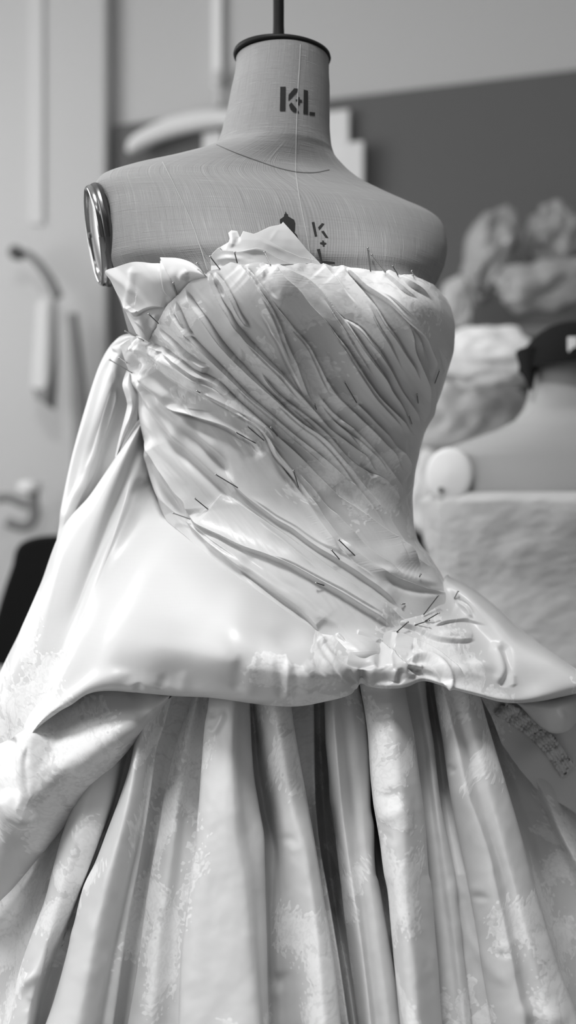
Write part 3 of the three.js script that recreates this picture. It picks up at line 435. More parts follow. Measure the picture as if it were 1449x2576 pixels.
{
  const cols = [
    triples('372 1050 -.03 352 1085 -.06 300 1170 -.09 240 1300 -.12 160 1450 -.15 110 1620 -.17 80 1700 -.18 60 1800 -.18 60 1850 -.18 60 1900 -.18'),
    triples('356 1050 .01 340 1068 .01 296 1143 .0 222 1256 -.01 148 1352 -.02 98 1488 -.03 48 1602 -.035 -8 1722 -.04 -60 1850 -.05 -90 1990 -.06'),
    triples('358 1060 .035 346 1080 .04 300 1160 .055 232 1268 .06 160 1370 .06 112 1500 .06 58 1625 .06 0 1760 .06 -60 1950 .05 -70 2210 .04'),
    ocol(352, 1105, -40, 2150, 0.09, 0.03), ocol(360, 1145, 20, 2040, 0.115, 0.03), ocol(368, 1190, 50, 1920, 0.138, 0.02), ocol(386, 1240, 88, 1840, 0.15, 0.02), ocol(408, 1285, 180, 1770, 0.155, 0.02), ocol(445, 1326, 240, 1738, 0.16, 0.02),
    ocol(500, 1374, 340, 1742, 0.17, 0.022), ocol(560, 1422, 440, 1751, 0.182, 0.024), ocol(620, 1464, 540, 1757, 0.2, 0.028), ocol(680, 1506, 640, 1770, 0.204, 0.028), ocol(740, 1548, 740, 1777, 0.204, 0.028), ocol(778, 1572, 820, 1765, 0.2, 0.024), ocol(800, 1586, 880, 1748, 0.192, 0.02),
    ocol(816, 1592, 905, 1726, 0.178, 0.016), ocol(868, 1588, 960, 1731, 0.182, 0.018), ocol(930, 1592, 1020, 1728, 0.182, 0.018), ocol(985, 1582, 1068, 1713, 0.172, 0.018), ocol(1018, 1564, 1135, 1733, 0.175, 0.018), ocol(1058, 1541, 1200, 1750, 0.168, 0.02), ocol(1092, 1512, 1270, 1767, 0.152, 0.02), ocol(1112, 1486, 1350, 1764, 0.125, 0.02),
    triples('1118 1452 .0 1128 1462 .02 1180 1500 .04 1245 1556 .05 1315 1618 .06 1400 1665 .07 1480 1712 .07 1515 1736 .055 1512 1726 .03 1500 1690 .0'),
    triples('1126 1446 -.02 1136 1453 -.015 1172 1470 -.02 1232 1513 -.03 1302 1577 -.04 1380 1636 -.05 1449 1698 -.06 1550 1772 -.07 1550 1762 -.09 1540 1700 -.1'),
    triples('1126 1450 -.06 1136 1458 -.07 1172 1478 -.09 1232 1525 -.11 1302 1590 -.13 1380 1650 -.15 1440 1712 -.16 1530 1780 -.17 1530 1770 -.17 1520 1700 -.17'),
  ];
  const g = patch(cols, 620, 360, F2, (x, y) => 0.0022 * fbm(x / 170, y / 140, 4, 2)); stamp(g); part(gown, 'overskirt', g, M.satin, 'smooth puffed white overskirt with rolled hem');
  // the pouch that falls below its hem on the near side
  const F3 = new Folds().add('B', '10 1985 45 2052 105 2066', 11, 30).add('V', '30 1850 28 1930 45 2030', 4, 9, { a: 15, b: 20 }).add('V', '70 1870 62 1930 75 2010', 3, 8).add('V', '110 1842 180 1810 300 1770 400 1755', 4, 26).add('B', '150 1935 210 1910 300 1860 390 1800', 4, 40);
  const dc = [
    triples('-90 1900 .09 -90 1990 .115 -90 2120 .12 -95 2300 .1 -100 2350 .06 -90 2330 .02'), triples('0 1870 .12 10 1960 .15 0 2100 .155 10 2220 .13 18 2250 .1 30 2220 .04'), triples('62 1835 .14 66 1890 .155 75 2020 .162 95 2125 .135 103 2150 .1 115 2120 .05'),
    triples('120 1800 .12 140 1850 .135 130 1965 .158 165 2055 .12 176 2062 .095 190 2030 .05'), triples('185 1745 .1 195 1800 .125 200 1905 .152 240 1966 .125 252 1966 .1 260 1930 .05'), triples('260 1715 .105 265 1775 .128 275 1860 .152 310 1890 .128 318 1888 .105 325 1850 .06'),
    triples('340 1715 .11 345 1760 .128 350 1812 .14 368 1822 .125 376 1818 .105 380 1790 .06'), triples('432 1725 .12 430 1740 .12 426 1752 .128 424 1758 .12 432 1752 .105 436 1740 .07'),
  ];
  const g3 = patch(dc, 200, 180, F3, (x, y) => 0.003 * fbm(x / 80, y / 80, 9, 3)); stamp(g3); part(gown, 'lower_drape', g3, M.satin, 'pouched lower drape under the overskirt hem');
  // rounded lobe and loose drape on the far side
  const lobe = patch([triples('1290 1740 0.038 1296 1765 0.053 1305 1772 0.048 1312 1776 0.038'), triples('1320 1735 0.038 1330 1775 0.058 1345 1812 0.053 1342 1812 0.038'), triples('1370 1730 0.038 1378 1780 0.068 1388 1838 0.058 1384 1842 0.038'), triples('1420 1725 0.038 1418 1780 0.073 1428 1832 0.058 1428 1838 0.038'), triples('1460 1720 0.028 1460 1765 0.058 1456 1806 0.048 1456 1808 0.028'), triples('1520 1690 -0.012 1520 1710 0.008 1520 1730 0.008 1520 1735 -0.012')], 60, 50, new Folds().add('B', '1395 1775 1410 1795 1432 1822', 6, 14).add('V', '1380 1790 1385 1815', 3, 14)); part(gown, 'hem_lobe', lobe, M.satin, 'rounded end of the overskirt roll');
  const fz = (x, y) => 0.045 - (x - 1240) * 0.00018 + 0.004 * Math.sin((x + y) / 34); part(gown, 'side_drape', sheet('1205 1745 1300 1742 1400 1735 1500 1730 1530 1740 1530 2090 1449 2046 1400 2015 1350 1985 1312 1942 1285 1905 1262 1871 1235 1800', fz, 16), M.satin, 'loose shaded drape beneath the overskirt at the side');
  const rg = []; for (let k = 0; k < 5; k++) { const lane = k / 4, n = 90, w = []; for (let i = 0; i <= n; i++) { const t = i / n, cx = lerp(1262, 1424, t) + 14 * Math.sin(t * 3), cy = lerp(1782, 1936, t * t * 0.3 + t * 0.7), ox = (lane - 0.5) * 34, wob = Math.sin(i * 1.9 + k * 1.3) * 6; w.push(at(cx + ox * 0.75 + wob * 0.3, cy - ox * 0.6 + wob, fz(cx, cy) + 0.005 + 0.002 * Math.sin(i * 2.3 + k))); } rg.push(tube(w, 0.0024, 180, 6)); }
  const sel = part(gown, 'frayed_selvedge', mergeGeometries(rg), M.satin, 'gathered frayed selvedge edge'); sel.userData.kind = 'stuff';
}
// the tail looped over the side pin
{
  const F4 = new Folds().add('B', '355 846 321 846 292 866 262 915 240 975 215 1060 190 1150 168 1250 150 1340', 3, 8, { a: 5 }).add('B', '294 969 274 1041 247 1113 225 1192 193 1248 157 1349', 5, 9).add('V', '286 930 282 975 262 1040 235 1115 210 1180', 3, 9).add('B', '350 856 320 862 285 884', 3, 7, { a: 5, b: 10 });
  const c = [
    triples('365 850 .06 330 843 .03 300 853 .02 270 885 .0 246 940 -.01 206 1063 -.02 184 1153 -.025 163 1248 -.03 140 1372 -.03 132 1420 -.04'),
    triples('372 856 .075 345 847 .055 312 856 .03 284 890 .02 262 948 .005 224 1066 -.005 202 1156 -.012 176 1250 -.018 146 1372 -.02 136 1420 -.03'),
    triples('372 864 .08 350 858 .065 322 866 .045 296 900 .03 282 960 .016 250 1070 .004 224 1166 -.004 190 1256 -.01 155 1360 -.015 140 1420 -.03'),
    triples('370 872 .075 352 868 .06 332 880 .045 312 915 .025 296 975 .008 272 1060 -.004 248 1160 -.012 210 1262 -.018 170 1355 -.02 150 1420 -.04'),
    triples('366 880 .06 352 882 .05 340 905 .035 330 950 .015 325 1000 .0 318 1060 -.008 300 1150 -.014 250 1260 -.02 190 1350 -.025 160 1420 -.05'),
    triples('362 890 .05 356 895 .04 350 925 .03 348 970 .01 347 1020 -.005 344 1070 -.012 335 1150 -.02 290 1260 -.03 220 1350 -.04 170 1420 -.06'),
  ];
  const g = patch(c, 110, 240, F4); part(gown, 'side_tail', g, M.satin, 'tail of cloth looped over the side pins'); stamp(g);
  const g2 = patch([triples('320 928 .015 317 936 .03 308 968 .035 318 1006 .035 318 1030 .03 300 1100 .025 289 1150 .02'), triples('328 926 .02 327 934 .045 322 968 .05 330 1004 .05 330 1034 .045 307 1100 .035 293 1148 .025'), triples('336 930 .02 338 944 .04 344 985 .045 343 1010 .045 338 1040 .04 314 1102 .03 297 1146 .02')], 30, 90, new Folds().add('B', '335 1040 318 1080 300 1120', 2, 6)); part(gown, 'side_tail_fold', g2, M.satin, 'short bright fold of cloth below the pins'); stamp(g2);
}
// raw cloth ends standing above the top edge
{
  const F5 = new Folds().add('B', '318 784 322 747 330 706 334 668', 1.4, 10, { a: 10, b: 20 }).add('R', '320 772 337 788 366 772 395 766 420 768', 3.6, 18, { a: 10, b: 15, e: 8 }).add('R', '405 648 406 675 409 706 416 733 432 750', 2.4, 24, { a: 3, b: 15 }).add('B', '437 662 440 700 446 735', 1.5, 14).add('B', '452 706 462 690 475 684', 2.4, 8, { a: 8, b: 8 }).add('V', '462 704 478 696', 2.4, 7, { a: 8, b: 8 }).add('B', '385 790 392 805 380 830', 2.4, 8, { a: 8, b: 8 }).add('V', '378 792 372 815 385 838', 2.4, 8).add('R', '330 800 352 820 372 850', 1.8, 14);
  const rim = pts('343 840 316 786 303 755 291 733 278 706 264 683 291 672 329 660 355 659 382 662 404 660 406 651 426 649 453 651 478 659 498 672 520 692'), inn = pts('376 862 383 848 390 832 395 822 400 812 410 796 416 784 426 768 434 760 440 752 445 748 448 742 462 730 475 718 485 710 496 704 522 698');
  const bz = (x, y) => { const z = bodyZ(x, y, 0.002); return isNaN(z) ? 0.045 : z; };
  const cols = rim.map((r, k) => { const n = inn[k], z0 = bz(...n) - 0.001, z1 = Math.max(bz(Math.max(r[0], 285), r[1]), 0.06) + lerp(0.024, 0.008, smoothstep(k, 5, 12)); return [0, 0.25, 0.5, 0.75, 1].map((t) => [lerp(n[0], r[0], t), lerp(n[1], r[1], t), lerp(z0, z1, t) + 0.009 * Math.sin(Math.PI * t)]); });
  const g = patch(cols, 220, 110, F5); part(gown, 'cloth_end', g, M.plainSatin, 'crumpled raw cloth end beside the armhole'); stamp(g);
  const top = new THREE.Group(); top.name = 'cloth_end'; top.userData.label = 'layered raw cloth end in front of the chest'; gown.add(top);
  const bz2 = (x, y) => { const z = bodyZ(x, y, 0); return isNaN(z) ? 0.1 : z; };
  const FA = new Folds().add('B', '704 570 690 590 672 615', 1.2, 8), FB = new Folds().add('B', '582 582 584 605 580 625', 2, 9, { a: 4, b: 14 }).add('V', '602 596 592 612 580 630', 1.6, 8, { a: 8 }).add('L', '640 600 690 622 740 650', 1.2, 20, { e: 10 }), FC = new Folds().add('B', '540 655 580 648 640 650', 2.5, 9).add('V', '556 640 600 645 650 656', 2, 8).add('B', '600 632 650 628 690 648', 3, 9);
  const lay = (o, k, F) => { const g = sheetOf(o, k, F); stamp(g); return part(top, 'cloth_layer', g, M.plainSatin); };
  const sheetOf = (o, k, F) => sheet(o, (x, y) => bz2(x, y) - 0.001 + k * clamp((668 - y) / 65, 0, 1) + F.height(x, y) * clamp((668 - y) / 15, 0, 1) + clamp((668 - y) / 90, 0, 1) * (0.004 + k * 0.55) + 0.0008 * fbm(x / 40, y / 40, k * 900, 2), 3);
  lay('560 676 600 610 638 588 647 585 679 570 700 566 708 563 712 558 742 591 773 629 795 651 814 672 700 680', 0.002, FA);
  lay('545 684 568 628 575 609 578 600 574 586 582 579 597 581 604 597 612 581 638 588 681 608 717 629 756 646 795 654 816 672 700 684', 0.006, FB);
  lay('530 688 531 668 529 648 534 638 548 624 553 622 556 630 568 630 597 633 645 623 664 627 693 646 729 661 742 680 640 684', 0.0105, FC);
  lay('553 622 575 609 580 612 572 628 562 634', 0.004, FA);
}
// pleated skirt
{
  const K = [], interp = (tab, y) => { const n = tab.length; if (y <= tab[n - 1][0]) { if (y >= tab[0][0]) return smo(tab, y); const s = (tab[1][1] - tab[0][1]) / (tab[1][0] - tab[0][0]); return tab[0][1] + s * (y - tab[0][0]) * 0.8; } const k = Math.max(0, n - 3), s = (tab[n - 1][1] - tab[k][1]) / (tab[n - 1][0] - tab[k][0]); return tab[n - 1][1] + s * (y - tab[n - 1][0]); };
  const k = (s, dz) => { K.push({ t: pts(s), dz: typeof dz === 'number' ? [[0, dz]] : dz, o: 0 }); return K[K.length - 1]; };
  const tuck = (ref, dx, dz) => K.push({ t: ref.t, dz: typeof dz === 'number' ? [[0, dz]] : dz, o: dx });
  k('1800 170 2100 -60 2576 -260', -0.12); k('1800 235 2100 90 2300 20 2576 -40', -0.10); k('1750 312 1800 296 2100 148 2300 84 2576 20', -0.055);
  const e1 = { t: pts('1750 320 1850 256 2097 159 2200 131 2255 117 2331 90 2418 59 2469 45 2538 34 2600 22') }; tuck(e1, 6, -0.045); tuck(e1, 0, 0.0);
  k('1750 336 1850 283 2100 192 2300 138 2500 82 2600 62', 0.014); k('1750 352 1850 312 2011 275 2166 225 2297 172 2450 105 2600 76', 0.004);
  k('1750 368 1850 334 2011 292 2166 233 2297 186 2450 128 2600 90', -0.024);
  const e2 = { t: pts('1750 375 1859 340 1921 328 2011 300 2083 273 2166 242 2235 210 2314 190 2420 164 2521 136 2600 108') }; tuck(e2, 4, -0.02); tuck(e2, 0, 0.008);
  k('1750 388 1859 352 2011 324 2166 284 2314 246 2450 220 2600 190', 0.03); k('1750 406 1859 376 2011 355 2166 322 2314 288 2450 262 2600 235', 0.016); k('1750 420 1859 386 2011 364 2166 334 2314 302 2600 250', 0.004);
  const e3 = { t: pts('1748 433 1828 411 1883 394 2011 376 2166 350 2314 322 2600 280') }; tuck(e3, 0, 0.0); tuck(e3, -3, -0.02);
  k('1748 455 1883 422 2011 399 2166 374 2600 305', -0.03);
  const e3b = { t: pts('1752 483 1862 445 1924 428 2011 411 2097 397 2169 383 2276 366 2359 355 2452 342 2573 321 2600 316') }; tuck(e3b, -1, -0.028); tuck(e3b, 2, -0.02);
  k('1752 497 1862 470 2011 448 2169 428 2359 400 2600 376', -0.012); k('1752 512 1826 503 1928 488 2037 470 2130 460 2315 440 2600 425', -0.028);
  const e4 = { t: pts('1752 527 1782 523 1826 515 1928 507 2037 499 2130 490 2208 479 2315 466 2406 454 2535 450 2600 447') }; tuck(e4, 5, -0.03); tuck(e4, 0, 0.014); tuck(e4, 8, 0.022);
  k('1752 560 1900 548 2100 540 2300 540 2600 545', 0.03); k('1752 590 1866 584 2084 592 2224 614 2390 630 2600 650', 0.034); k('1752 608 1866 606 2084 622 2224 645 2390 652 2600 665', 0.02);
  const e5 = { t: pts('1767 628 1851 631 1944 637 2037 652 2115 664 2200 666 2350 670 2600 676') }; tuck(e5, 0, 0.004); tuck(e5, -2, -0.02); k('1767 634 1851 642 1944 651 2037 666 2146 688 2307 682 2600 690', -0.03);
  k('1789 645 1897 662 1990 680 2146 704 2307 712 2600 740', -0.006); k('1767 668 1882 688 2053 716 2348 770 2600 790', 0.018); k('1767 692 1882 712 2053 744 2124 765 2348 798 2600 818', 0.026);
  const e6 = { t: pts('1776 732 1841 742 1928 757 2015 773 2115 791 2195 804 2257 814 2357 831 2464 847 2568 857 2600 861') }; tuck(e6, -8, 0.018); tuck(e6, 0, 0.008); tuck(e6, -4, -0.03);
  k('1773 752 1897 766 1990 777 2115 789 2200 802 2400 836 2600 865', -0.036);
  const e6b = { t: pts('1773 788 1897 790 1990 792 2115 802 2257 826 2464 860 2600 880') }; tuck(e6b, 0, -0.034); tuck(e6b, -3, -0.06); k('1773 802 1897 806 1990 812 2115 822 2257 840 2464 876 2600 896', -0.085);
  const e7 = { t: pts('1770 817 1866 820 1944 827 2006 830 2043 836 2141 848 2300 866 2600 905') }; tuck(e7, 4, [[1700, -0.06], [2100, -0.05], [2300, -0.045]]); tuck(e7, 0, [[1700, -0.014], [2100, -0.02], [2350, -0.03]]);
  k('1770 838 1900 848 2050 862 2200 882 2400 912 2600 935', 0.008); k('1770 858 1900 868 2100 890 2300 914 2600 950', 0.0); k('1770 885 1900 902 2100 918 2300 944 2600 985', 0.002);
  const e8 = { t: pts('1742 906 1779 915 1829 923 1897 929 1975 931 2028 932 2084 940 2146 941 2199 945 2216 951 2307 967 2431 988 2514 1000 2600 1012') }; tuck(e8, 0, -0.012); tuck(e8, -3, -0.04);
  const e9 = { t: pts('1742 909 1782 917 1851 926 1944 932 2022 940 2068 948 2124 957 2195 966 2245 976 2332 984 2534 1003 2600 1010') }; tuck(e9, 2, -0.07); tuck(e9, 1, -0.03); tuck(e9, 0, 0.008); tuck(e9, 7, 0.02);
  k('1730 948 1866 960 1980 975 2068 985 2146 988 2255 998 2441 1020 2600 1030', 0.032); k('1730 980 1866 995 1980 1010 2068 1020 2146 1020 2255 1024 2441 1044 2600 1056', 0.036); k('1730 1004 1866 1026 1980 1042 2146 1052 2255 1062 2441 1078 2600 1088', 0.022);
  const e10 = { t: pts('1730 1019 1782 1028 1866 1044 1960 1056 2037 1066 2115 1072 2199 1078 2224 1084 2332 1093 2441 1102 2565 1110 2600 1113') }; tuck(e10, 0, 0.006); tuck(e10, -4, -0.024);
  k('1730 1038 1866 1062 2015 1082 2199 1104 2400 1130 2600 1150', -0.02); k('1716 1054 1866 1078 2015 1096 2199 1124 2400 1150 2600 1172', -0.014);
  const e11 = { t: pts('1716 1069 1795 1078 1873 1091 1953 1100 2015 1108 2127 1130 2192 1143 2300 1154 2600 1190') }; tuck(e11, 0, -0.02); tuck(e11, -3, [[1716, -0.05], [2000, -0.03], [2200, -0.024]]);
  k('1727 1080 1866 1102 1953 1112 2015 1120 2127 1140 2300 1170 2600 1212', [[1716, -0.075], [1950, -0.045], [2200, -0.026]]);
  const e12 = { t: pts('1727 1092 1798 1103 1866 1115 1944 1125 2015 1136 2127 1158 2192 1172 2300 1192 2600 1240') }; tuck(e12, 3, [[1716, -0.05], [1950, -0.03], [2200, -0.02]]); tuck(e12, 0, [[1716, -0.01], [2200, -0.014]]);
  k('1755 1120 1871 1150 1989 1174 2072 1204 2168 1234 2193 1238 2317 1266 2600 1322', 0.014); k('1755 1136 1871 1172 1989 1200 2072 1226 2193 1262 2317 1290 2600 1346', 0.006); k('1752 1170 1893 1206 2036 1245 2196 1288 2400 1340 2600 1400', 0.013);
  const e13 = { t: pts('1752 1208 1818 1226 1893 1248 1964 1270 2036 1292 2113 1314 2196 1336 2301 1366 2394 1394 2466 1418 2546 1449 2600 1468') }; tuck(e13, -10, 0.004); tuck(e13, 0, -0.006); tuck(e13, -6, -0.05);
  k('1752 1225 1893 1266 2036 1318 2196 1376 2600 1530', -0.11); k('1752 1262 1880 1290 2036 1362 2100 1392 2196 1430 2600 1600', -0.105); k('1752 1285 1900 1320 2017 1380 2100 1414 2196 1465 2600 1640', -0.085); k('1752 1320 1893 1400 2196 1520 2600 1720', -0.12); k('1752 1380 1893 1480 2196 1600 2600 1850', -0.14);
  const FS = new Folds().add('B', '520 1828 535 1842 552 1820 565 1785', 1.9, 8.8, { a: 12, b: 20 }).add('V', '530 1780 538 1810', 1.7, 8.8, { a: 12, b: 12 }).add('V', '445 1945 465 1930 490 1915', 2.8, 15.4).add('B', '440 1900 470 1890 490 1870', 2.2, 22).add('B', '430 1990 460 1975 490 1960', 2.2, 22).add('V', '430 2062 460 2060 490 2040', 2.8, 14.3).add('B', '425 2120 470 2100', 1.7, 26.4)
    .add('V', '950 2010 990 1998 1030 1994', 1.9, 15.4).add('B', '945 2060 990 2050 1028 2010', 2.8, 22).add('V', '955 2090 975 2105 990 2125', 3.3, 15.4).add('V', '690 2108 730 2112 758 2126', 2.2, 15.4).add('B', '720 2140 770 2136', 1.7, 17.6).add('V', '668 2480 700 2464 735 2440', 3.3, 19.8).add('B', '670 2510 730 2490', 2.2, 24.2)
    .add('V', '1180 2256 1210 2258 1240 2266', 3.3, 14.3).add('B', '1170 2235 1230 2236', 1.7, 17.6).add('V', '1240 2398 1270 2405 1290 2415', 3.3, 13.2).add('B', '1230 2380 1290 2380', 1.7, 15.4).add('B', '1130 2200 1150 2290 1185 2370 1230 2430 1290 2490', 1.7, 17.6).add('V', '1150 2230 1165 2300 1200 2380', 1.7, 13.2).add('B', '1290 2540 1360 2555 1440 2570', 2.8, 26.4).add('V', '1380 2490 1410 2520', 2.2, 17.6).add('V', '1120 1925 1145 1945', 1.7, 9.9, { a: 10, b: 10 })
    .add('B', '98 2440 60 2490 48 2520', 3.9, 13.2).add('B', '190 2320 150 2375 103 2438 60 2490', 3.3, 13.2).add('V', '150 2360 135 2405 148 2440', 3.9, 13.2).add('V', '60 2505 80 2540 60 2580', 2.8, 13.2).add('B', '850 1795 862 1830', 1.1, 6.6).add('B', '905 1800 908 1830', 1.1, 6.6);
  const rows = []; for (let y = 1712; y <= 2600; y += 3) rows.push(y); for (let i = 1; i <= 16; i++) rows.push(2600 + i * i * 6.6);
  const SUB = 9, nu = (K.length - 1) * SUB + 1, pos = [], uvx = [], uvRef = [];
  rows.forEach((y) => {
    const ye = y <= 2600 ? y : 2600 + (y - 2600) * 0.55, W = 1000 + (y - 1740) * 0.25, zf = lerp(0.104, 0.2, clamp((y - 1740) / 860, 0, 1)), dk = lerp(0.72, 1, clamp((y - 1740) / 300, 0, 1)) + Math.max(0, y - 2600) * 0.00003;
    const kn = K.map((q) => { const x = interp(q.t, ye) + q.o, c = clamp((x - 740) / W, -1, 1); return V(x, (zf * Math.sqrt(Math.max(0, 1 - c * c)) * 1 + lin(q.dz, y) * dk) * 2600, 0); });
    const cv = new THREE.CatmullRomCurve3(kn, false, 'centripetal'); let arc = 0, prev = null;
    for (let i = 0; i < nu; i++) { const p = cv.getPoint(i / (nu - 1)); if (prev) arc += Math.hypot(p.x - prev.x, p.y - prev.y); prev = p; pos.push([p.x, y, p.y / 2600]); uvx.push(arc / 2450); if (y >= 2250 && y < 2253) uvRef[i] = arc / 2450; }
  });
  const g = grid(nu, rows.length, (i, j) => { const q = pos[j * nu + i], p = at(q[0], q[1], q[2]); if (p.y < 0.004) p.y = 0.004; return [p, lerp(uvx[j * nu + i], uvRef[i], 0.93) * 0.9, p.y]; });
  const N = g.attributes.normal, Q = g.attributes.position; let s = 0; for (let i = 0; i < N.count; i += 31) s += N.getZ(i); const sg = s < 0 ? -1 : 1;
  for (let i = 0; i < Q.count; i++) { const q = pos[i]; if (q[1] > 2650) continue; const h = (FS.height(q[0], q[1]) + 0.0018 * fbm(q[0] / 60, q[1] / 110, 7, 3)) * sg * clamp(Math.abs(N.getZ(i)) * 1.5, 0, 1); Q.setXYZ(i, Q.getX(i) + N.getX(i) * h, Q.getY(i) + N.getY(i) * h, Q.getZ(i) + N.getZ(i) * h); }
  g.computeVertexNormals(); part(gown, 'skirt', g, M.satin, 'long skirt in deep box folds');
  // its plain back half
  const nb = 140, A = [], Bk = []; rows.forEach((y, j) => { const l = pos[j * nu], r = pos[j * nu + nu - 1]; A.push(at(...l)); Bk.push(at(...r)); });
  const gb = grid(nb, rows.length, (i, j) => { const t = i / (nb - 1), a = A[j], b = Bk[j], w = Math.sin(Math.PI * t), d = lerp(0.12, 0.34, clamp(j / rows.length, 0, 1)); const p = a.clone().lerp(b, t); p.z -= w * d + 0.02 * w * Math.sin(t * 60); p.y = Math.max(0.004, a.y * (1 - t) + b.y * t); return [p, t * 1.2, p.y]; });
  part(gown, 'skirt_back', gb, M.satin);
}

// ---------------------------------------------------------------- pins
{
  const shared = { shaft: M.steel, head: std(0.5, 0.2, { metalness: 1 }) };
  const pin = (s, label, lift = 0.006) => {
    const [hx, hy, tx, ty] = nums(s); let zt = topZ(tx, ty, 1), zh = topZ(hx, hy, 2); if (zt < -1) zt = 0.05; if (zh < -1) zh = zt;
    const tip = at(tx, ty, zt - 0.0004), head = at(hx, hy, Math.max(zh + 0.0016, Math.min(zt + lift, zh + lift))), o = thing('dressmaker_pin', label, 'pin', tip.clone(), 'dressmaking pins holding the drape');
    part(o, 'shaft', tube([tip, tip.clone().lerp(head, 0.5), head], 0.00052, 6, 8), shared.shaft);
    part(o, 'head', new THREE.SphereGeometry(0.00115, 12, 8).scale(1, 0.85, 1).translate(head.x, head.y, head.z), shared.head);
  };
  pin('496 662 517 695', 'steel pin at the join between the armhole cloth end and the bodice top edge');
  pin('529 646 553 677', 'steel pin at the left foot of the layered chest cloth end');
  pin('590 635 597 662', 'upright steel pin in the middle of the layered chest cloth end');
  pin('665 634 681 666', 'steel pin beside the central fold of the layered chest cloth end');
  pin('436 712 446 741', 'short pin over the crumpled armhole cloth end, upper one');
  pin('374 790 399 814', 'slanting pin in the shadowed hollow of the armhole cloth end');
  pin('316 833 361 857', 'long pin through the top of the looped side tail');
  pin('300 900 319 913', 'short pin under the side loop, upper of the two below it');
  pin('276 905 332 938', 'long pin under the side loop, lower of the two below it');
  pin('496 984 503 988', 'pin head just showing at the end of the narrow side pleat', 0.002);
  pin('594 1088 643 1115', 'long pin at mid bodice, lower left of the close pair');
  pin('623 1073 664 1108', 'long pin at mid bodice, upper right of the close pair');
  pin('682 1075 698 1097', 'short pin right of the close pair at mid bodice');
  pin('791 1017 796 1030', 'round headed short pin between two narrow bust pleats', 0.003);
  pin('866 960 897 1013', 'long dark pin lying in the deep pleat under the far bust');
  pin('1049 992 1052 1014', 'pin in the side pleats below the far bust, upper short one', 0.003);
  pin('1106 931 1094 964', 'pin nearest the far side outline of the bodice', 0.004);
  pin('1028 1044 1036 1066', 'pin in the side pleats below the far bust, lower short one', 0.003);
  pin('738 1184 751 1226', 'steep pin on the centre ridge of the waist pleats');
  pin('543 1194 598 1227', 'longest pin on the near waist, above the two short ones');
  pin('490 1254 523 1281', 'short pin lying on the smooth near waist pleat');
  pin('436 1291 478 1306', 'pin closing the lowest near pleat above the overskirt');
  pin('852 1358 893 1398', 'long pin in the dark hip pleat, upper of the hip pair');
  pin('834 1384 854 1407', 'short pin on the hip pleat, lower of the hip pair');
  pin('1026 1565 998 1590', 'shiny pale pin across the edge of the overskirt band', 0.004);
  pin('1104 1542 1070 1562', 'upper of the two crossing pins on the overskirt knot', 0.008);
  pin('1079 1561 1043 1573', 'lower of the two crossing pins on the overskirt knot', 0.006);
  pin('1102 1499 1066 1546', 'long slanting pin above the two crossing pins at the hip', 0.008);
  pin('1011 1520 1019 1519', 'tiny visible length of pin on the plain hip cloth', 0.002);
  pin('1058 1445 1055 1452', 'pin head standing in the far hip hollow', 0.002);
  pin('1152 1488 1143 1505', 'blurred pin beside the shoulder of the far overskirt', 0.004);
  pin('925 624 932 681', 'thin dark pin upright against the linen at the far top edge', 0.003);
  pin('935 641 970 684', 'pale slanting pin at the far top edge, next to the upright one', 0.004);
  pin('988 670 1001 691', 'third pin from the upright one along the far top edge', 0.004);
  pin('1036 682 1041 693', 'last short pin at the far end of the top edge', 0.003);
  pin('795 1466 815 1473', 'pin head hidden in the shadow of the long hip pleat', 0.002);
}

// ---------------------------------------------------------------- behind: board and what hangs there
{
  const TOP = EYE + 1.402, w = 2.1; single('pinboard', onWall(w, 1.9, 0.02, w / 2, TOP - 0.95, 0), M.board, 'large dark grey pinboard on the back wall', 'pinboard', null, -WA);
  const far = (px, py, off = 0.03) => { const o = wallAt(0, 0, off), dir = V((px - IW / 2) / FPX, (IH / 2 - py) / FPX, -1), k = nW.dot(V(o.x, 0, o.z).sub(V(0, 0, CZ))) / nW.dot(dir); return V(dir.x * k, EYE + dir.y * k, CZ + dir.z * k); };
  const arm = pts('322 382 345 360 385 338 440 318 495 305 550 298 610 300').map((q) => far(q[0], q[1], 0.1));
  single('padded_arm', tube(arm, (t) => 0.022 + 0.011 * Math.sin(Math.PI * Math.min(1, t * 0.8 + 0.12)) - 0.016 * Math.max(0, 0.06 - t) / 0.06, 60, 18), M.pale, 'pale curved stuffed arm pinned at the top of the grey board', 'padded arm');
  const card = (a, b, c, d, z, label) => { const p = far(a, b, z), q = far(c, d, z), g = new RoundedBoxGeometry(Math.hypot(q.x - p.x, q.z - p.z), p.y - q.y, 0.02, 2, 0.006); g.rotateY(-WA); g.translate((p.x + q.x) / 2, (p.y + q.y) / 2, (p.z + q.z) / 2); return single('fabric_sample', g, M.pale, label, 'fabric sample', 'fabric samples on the board', -WA); };
  card(812, 284, 880, 420, 0.05, 'tall pale fabric sample on the board beside the neck');
  card(852, 362, 916, 480, 0.08, 'lower wider fabric sample overlapping the tall one');
  card(512, 334, 562, 420, 0.05, 'small pale fabric sample on the board left of the neck');
  single('cable_trunking', mergeGeometries([far(548, 60, 0.02)].map((p) => box(0.036, 1.2, 0.025, p.x, p.y + 0.38, p.z, 0.004, -WA))), M.trim, 'pale vertical cable trunking above the board behind the neck', 'cable trunking');
  const hk = far(550, 195, 0.04); single('wall_hook', mergeGeometries([new THREE.SphereGeometry(0.026, 16, 12).translate(hk.x, hk.y, hk.z), new THREE.CylinderGeometry(0.012, 0.012, 0.1, 12).translate(hk.x, hk.y - 0.05, hk.z)]), M.wall2, 'round grey fitting at the foot of the trunking behind the neck', 'hook');
}
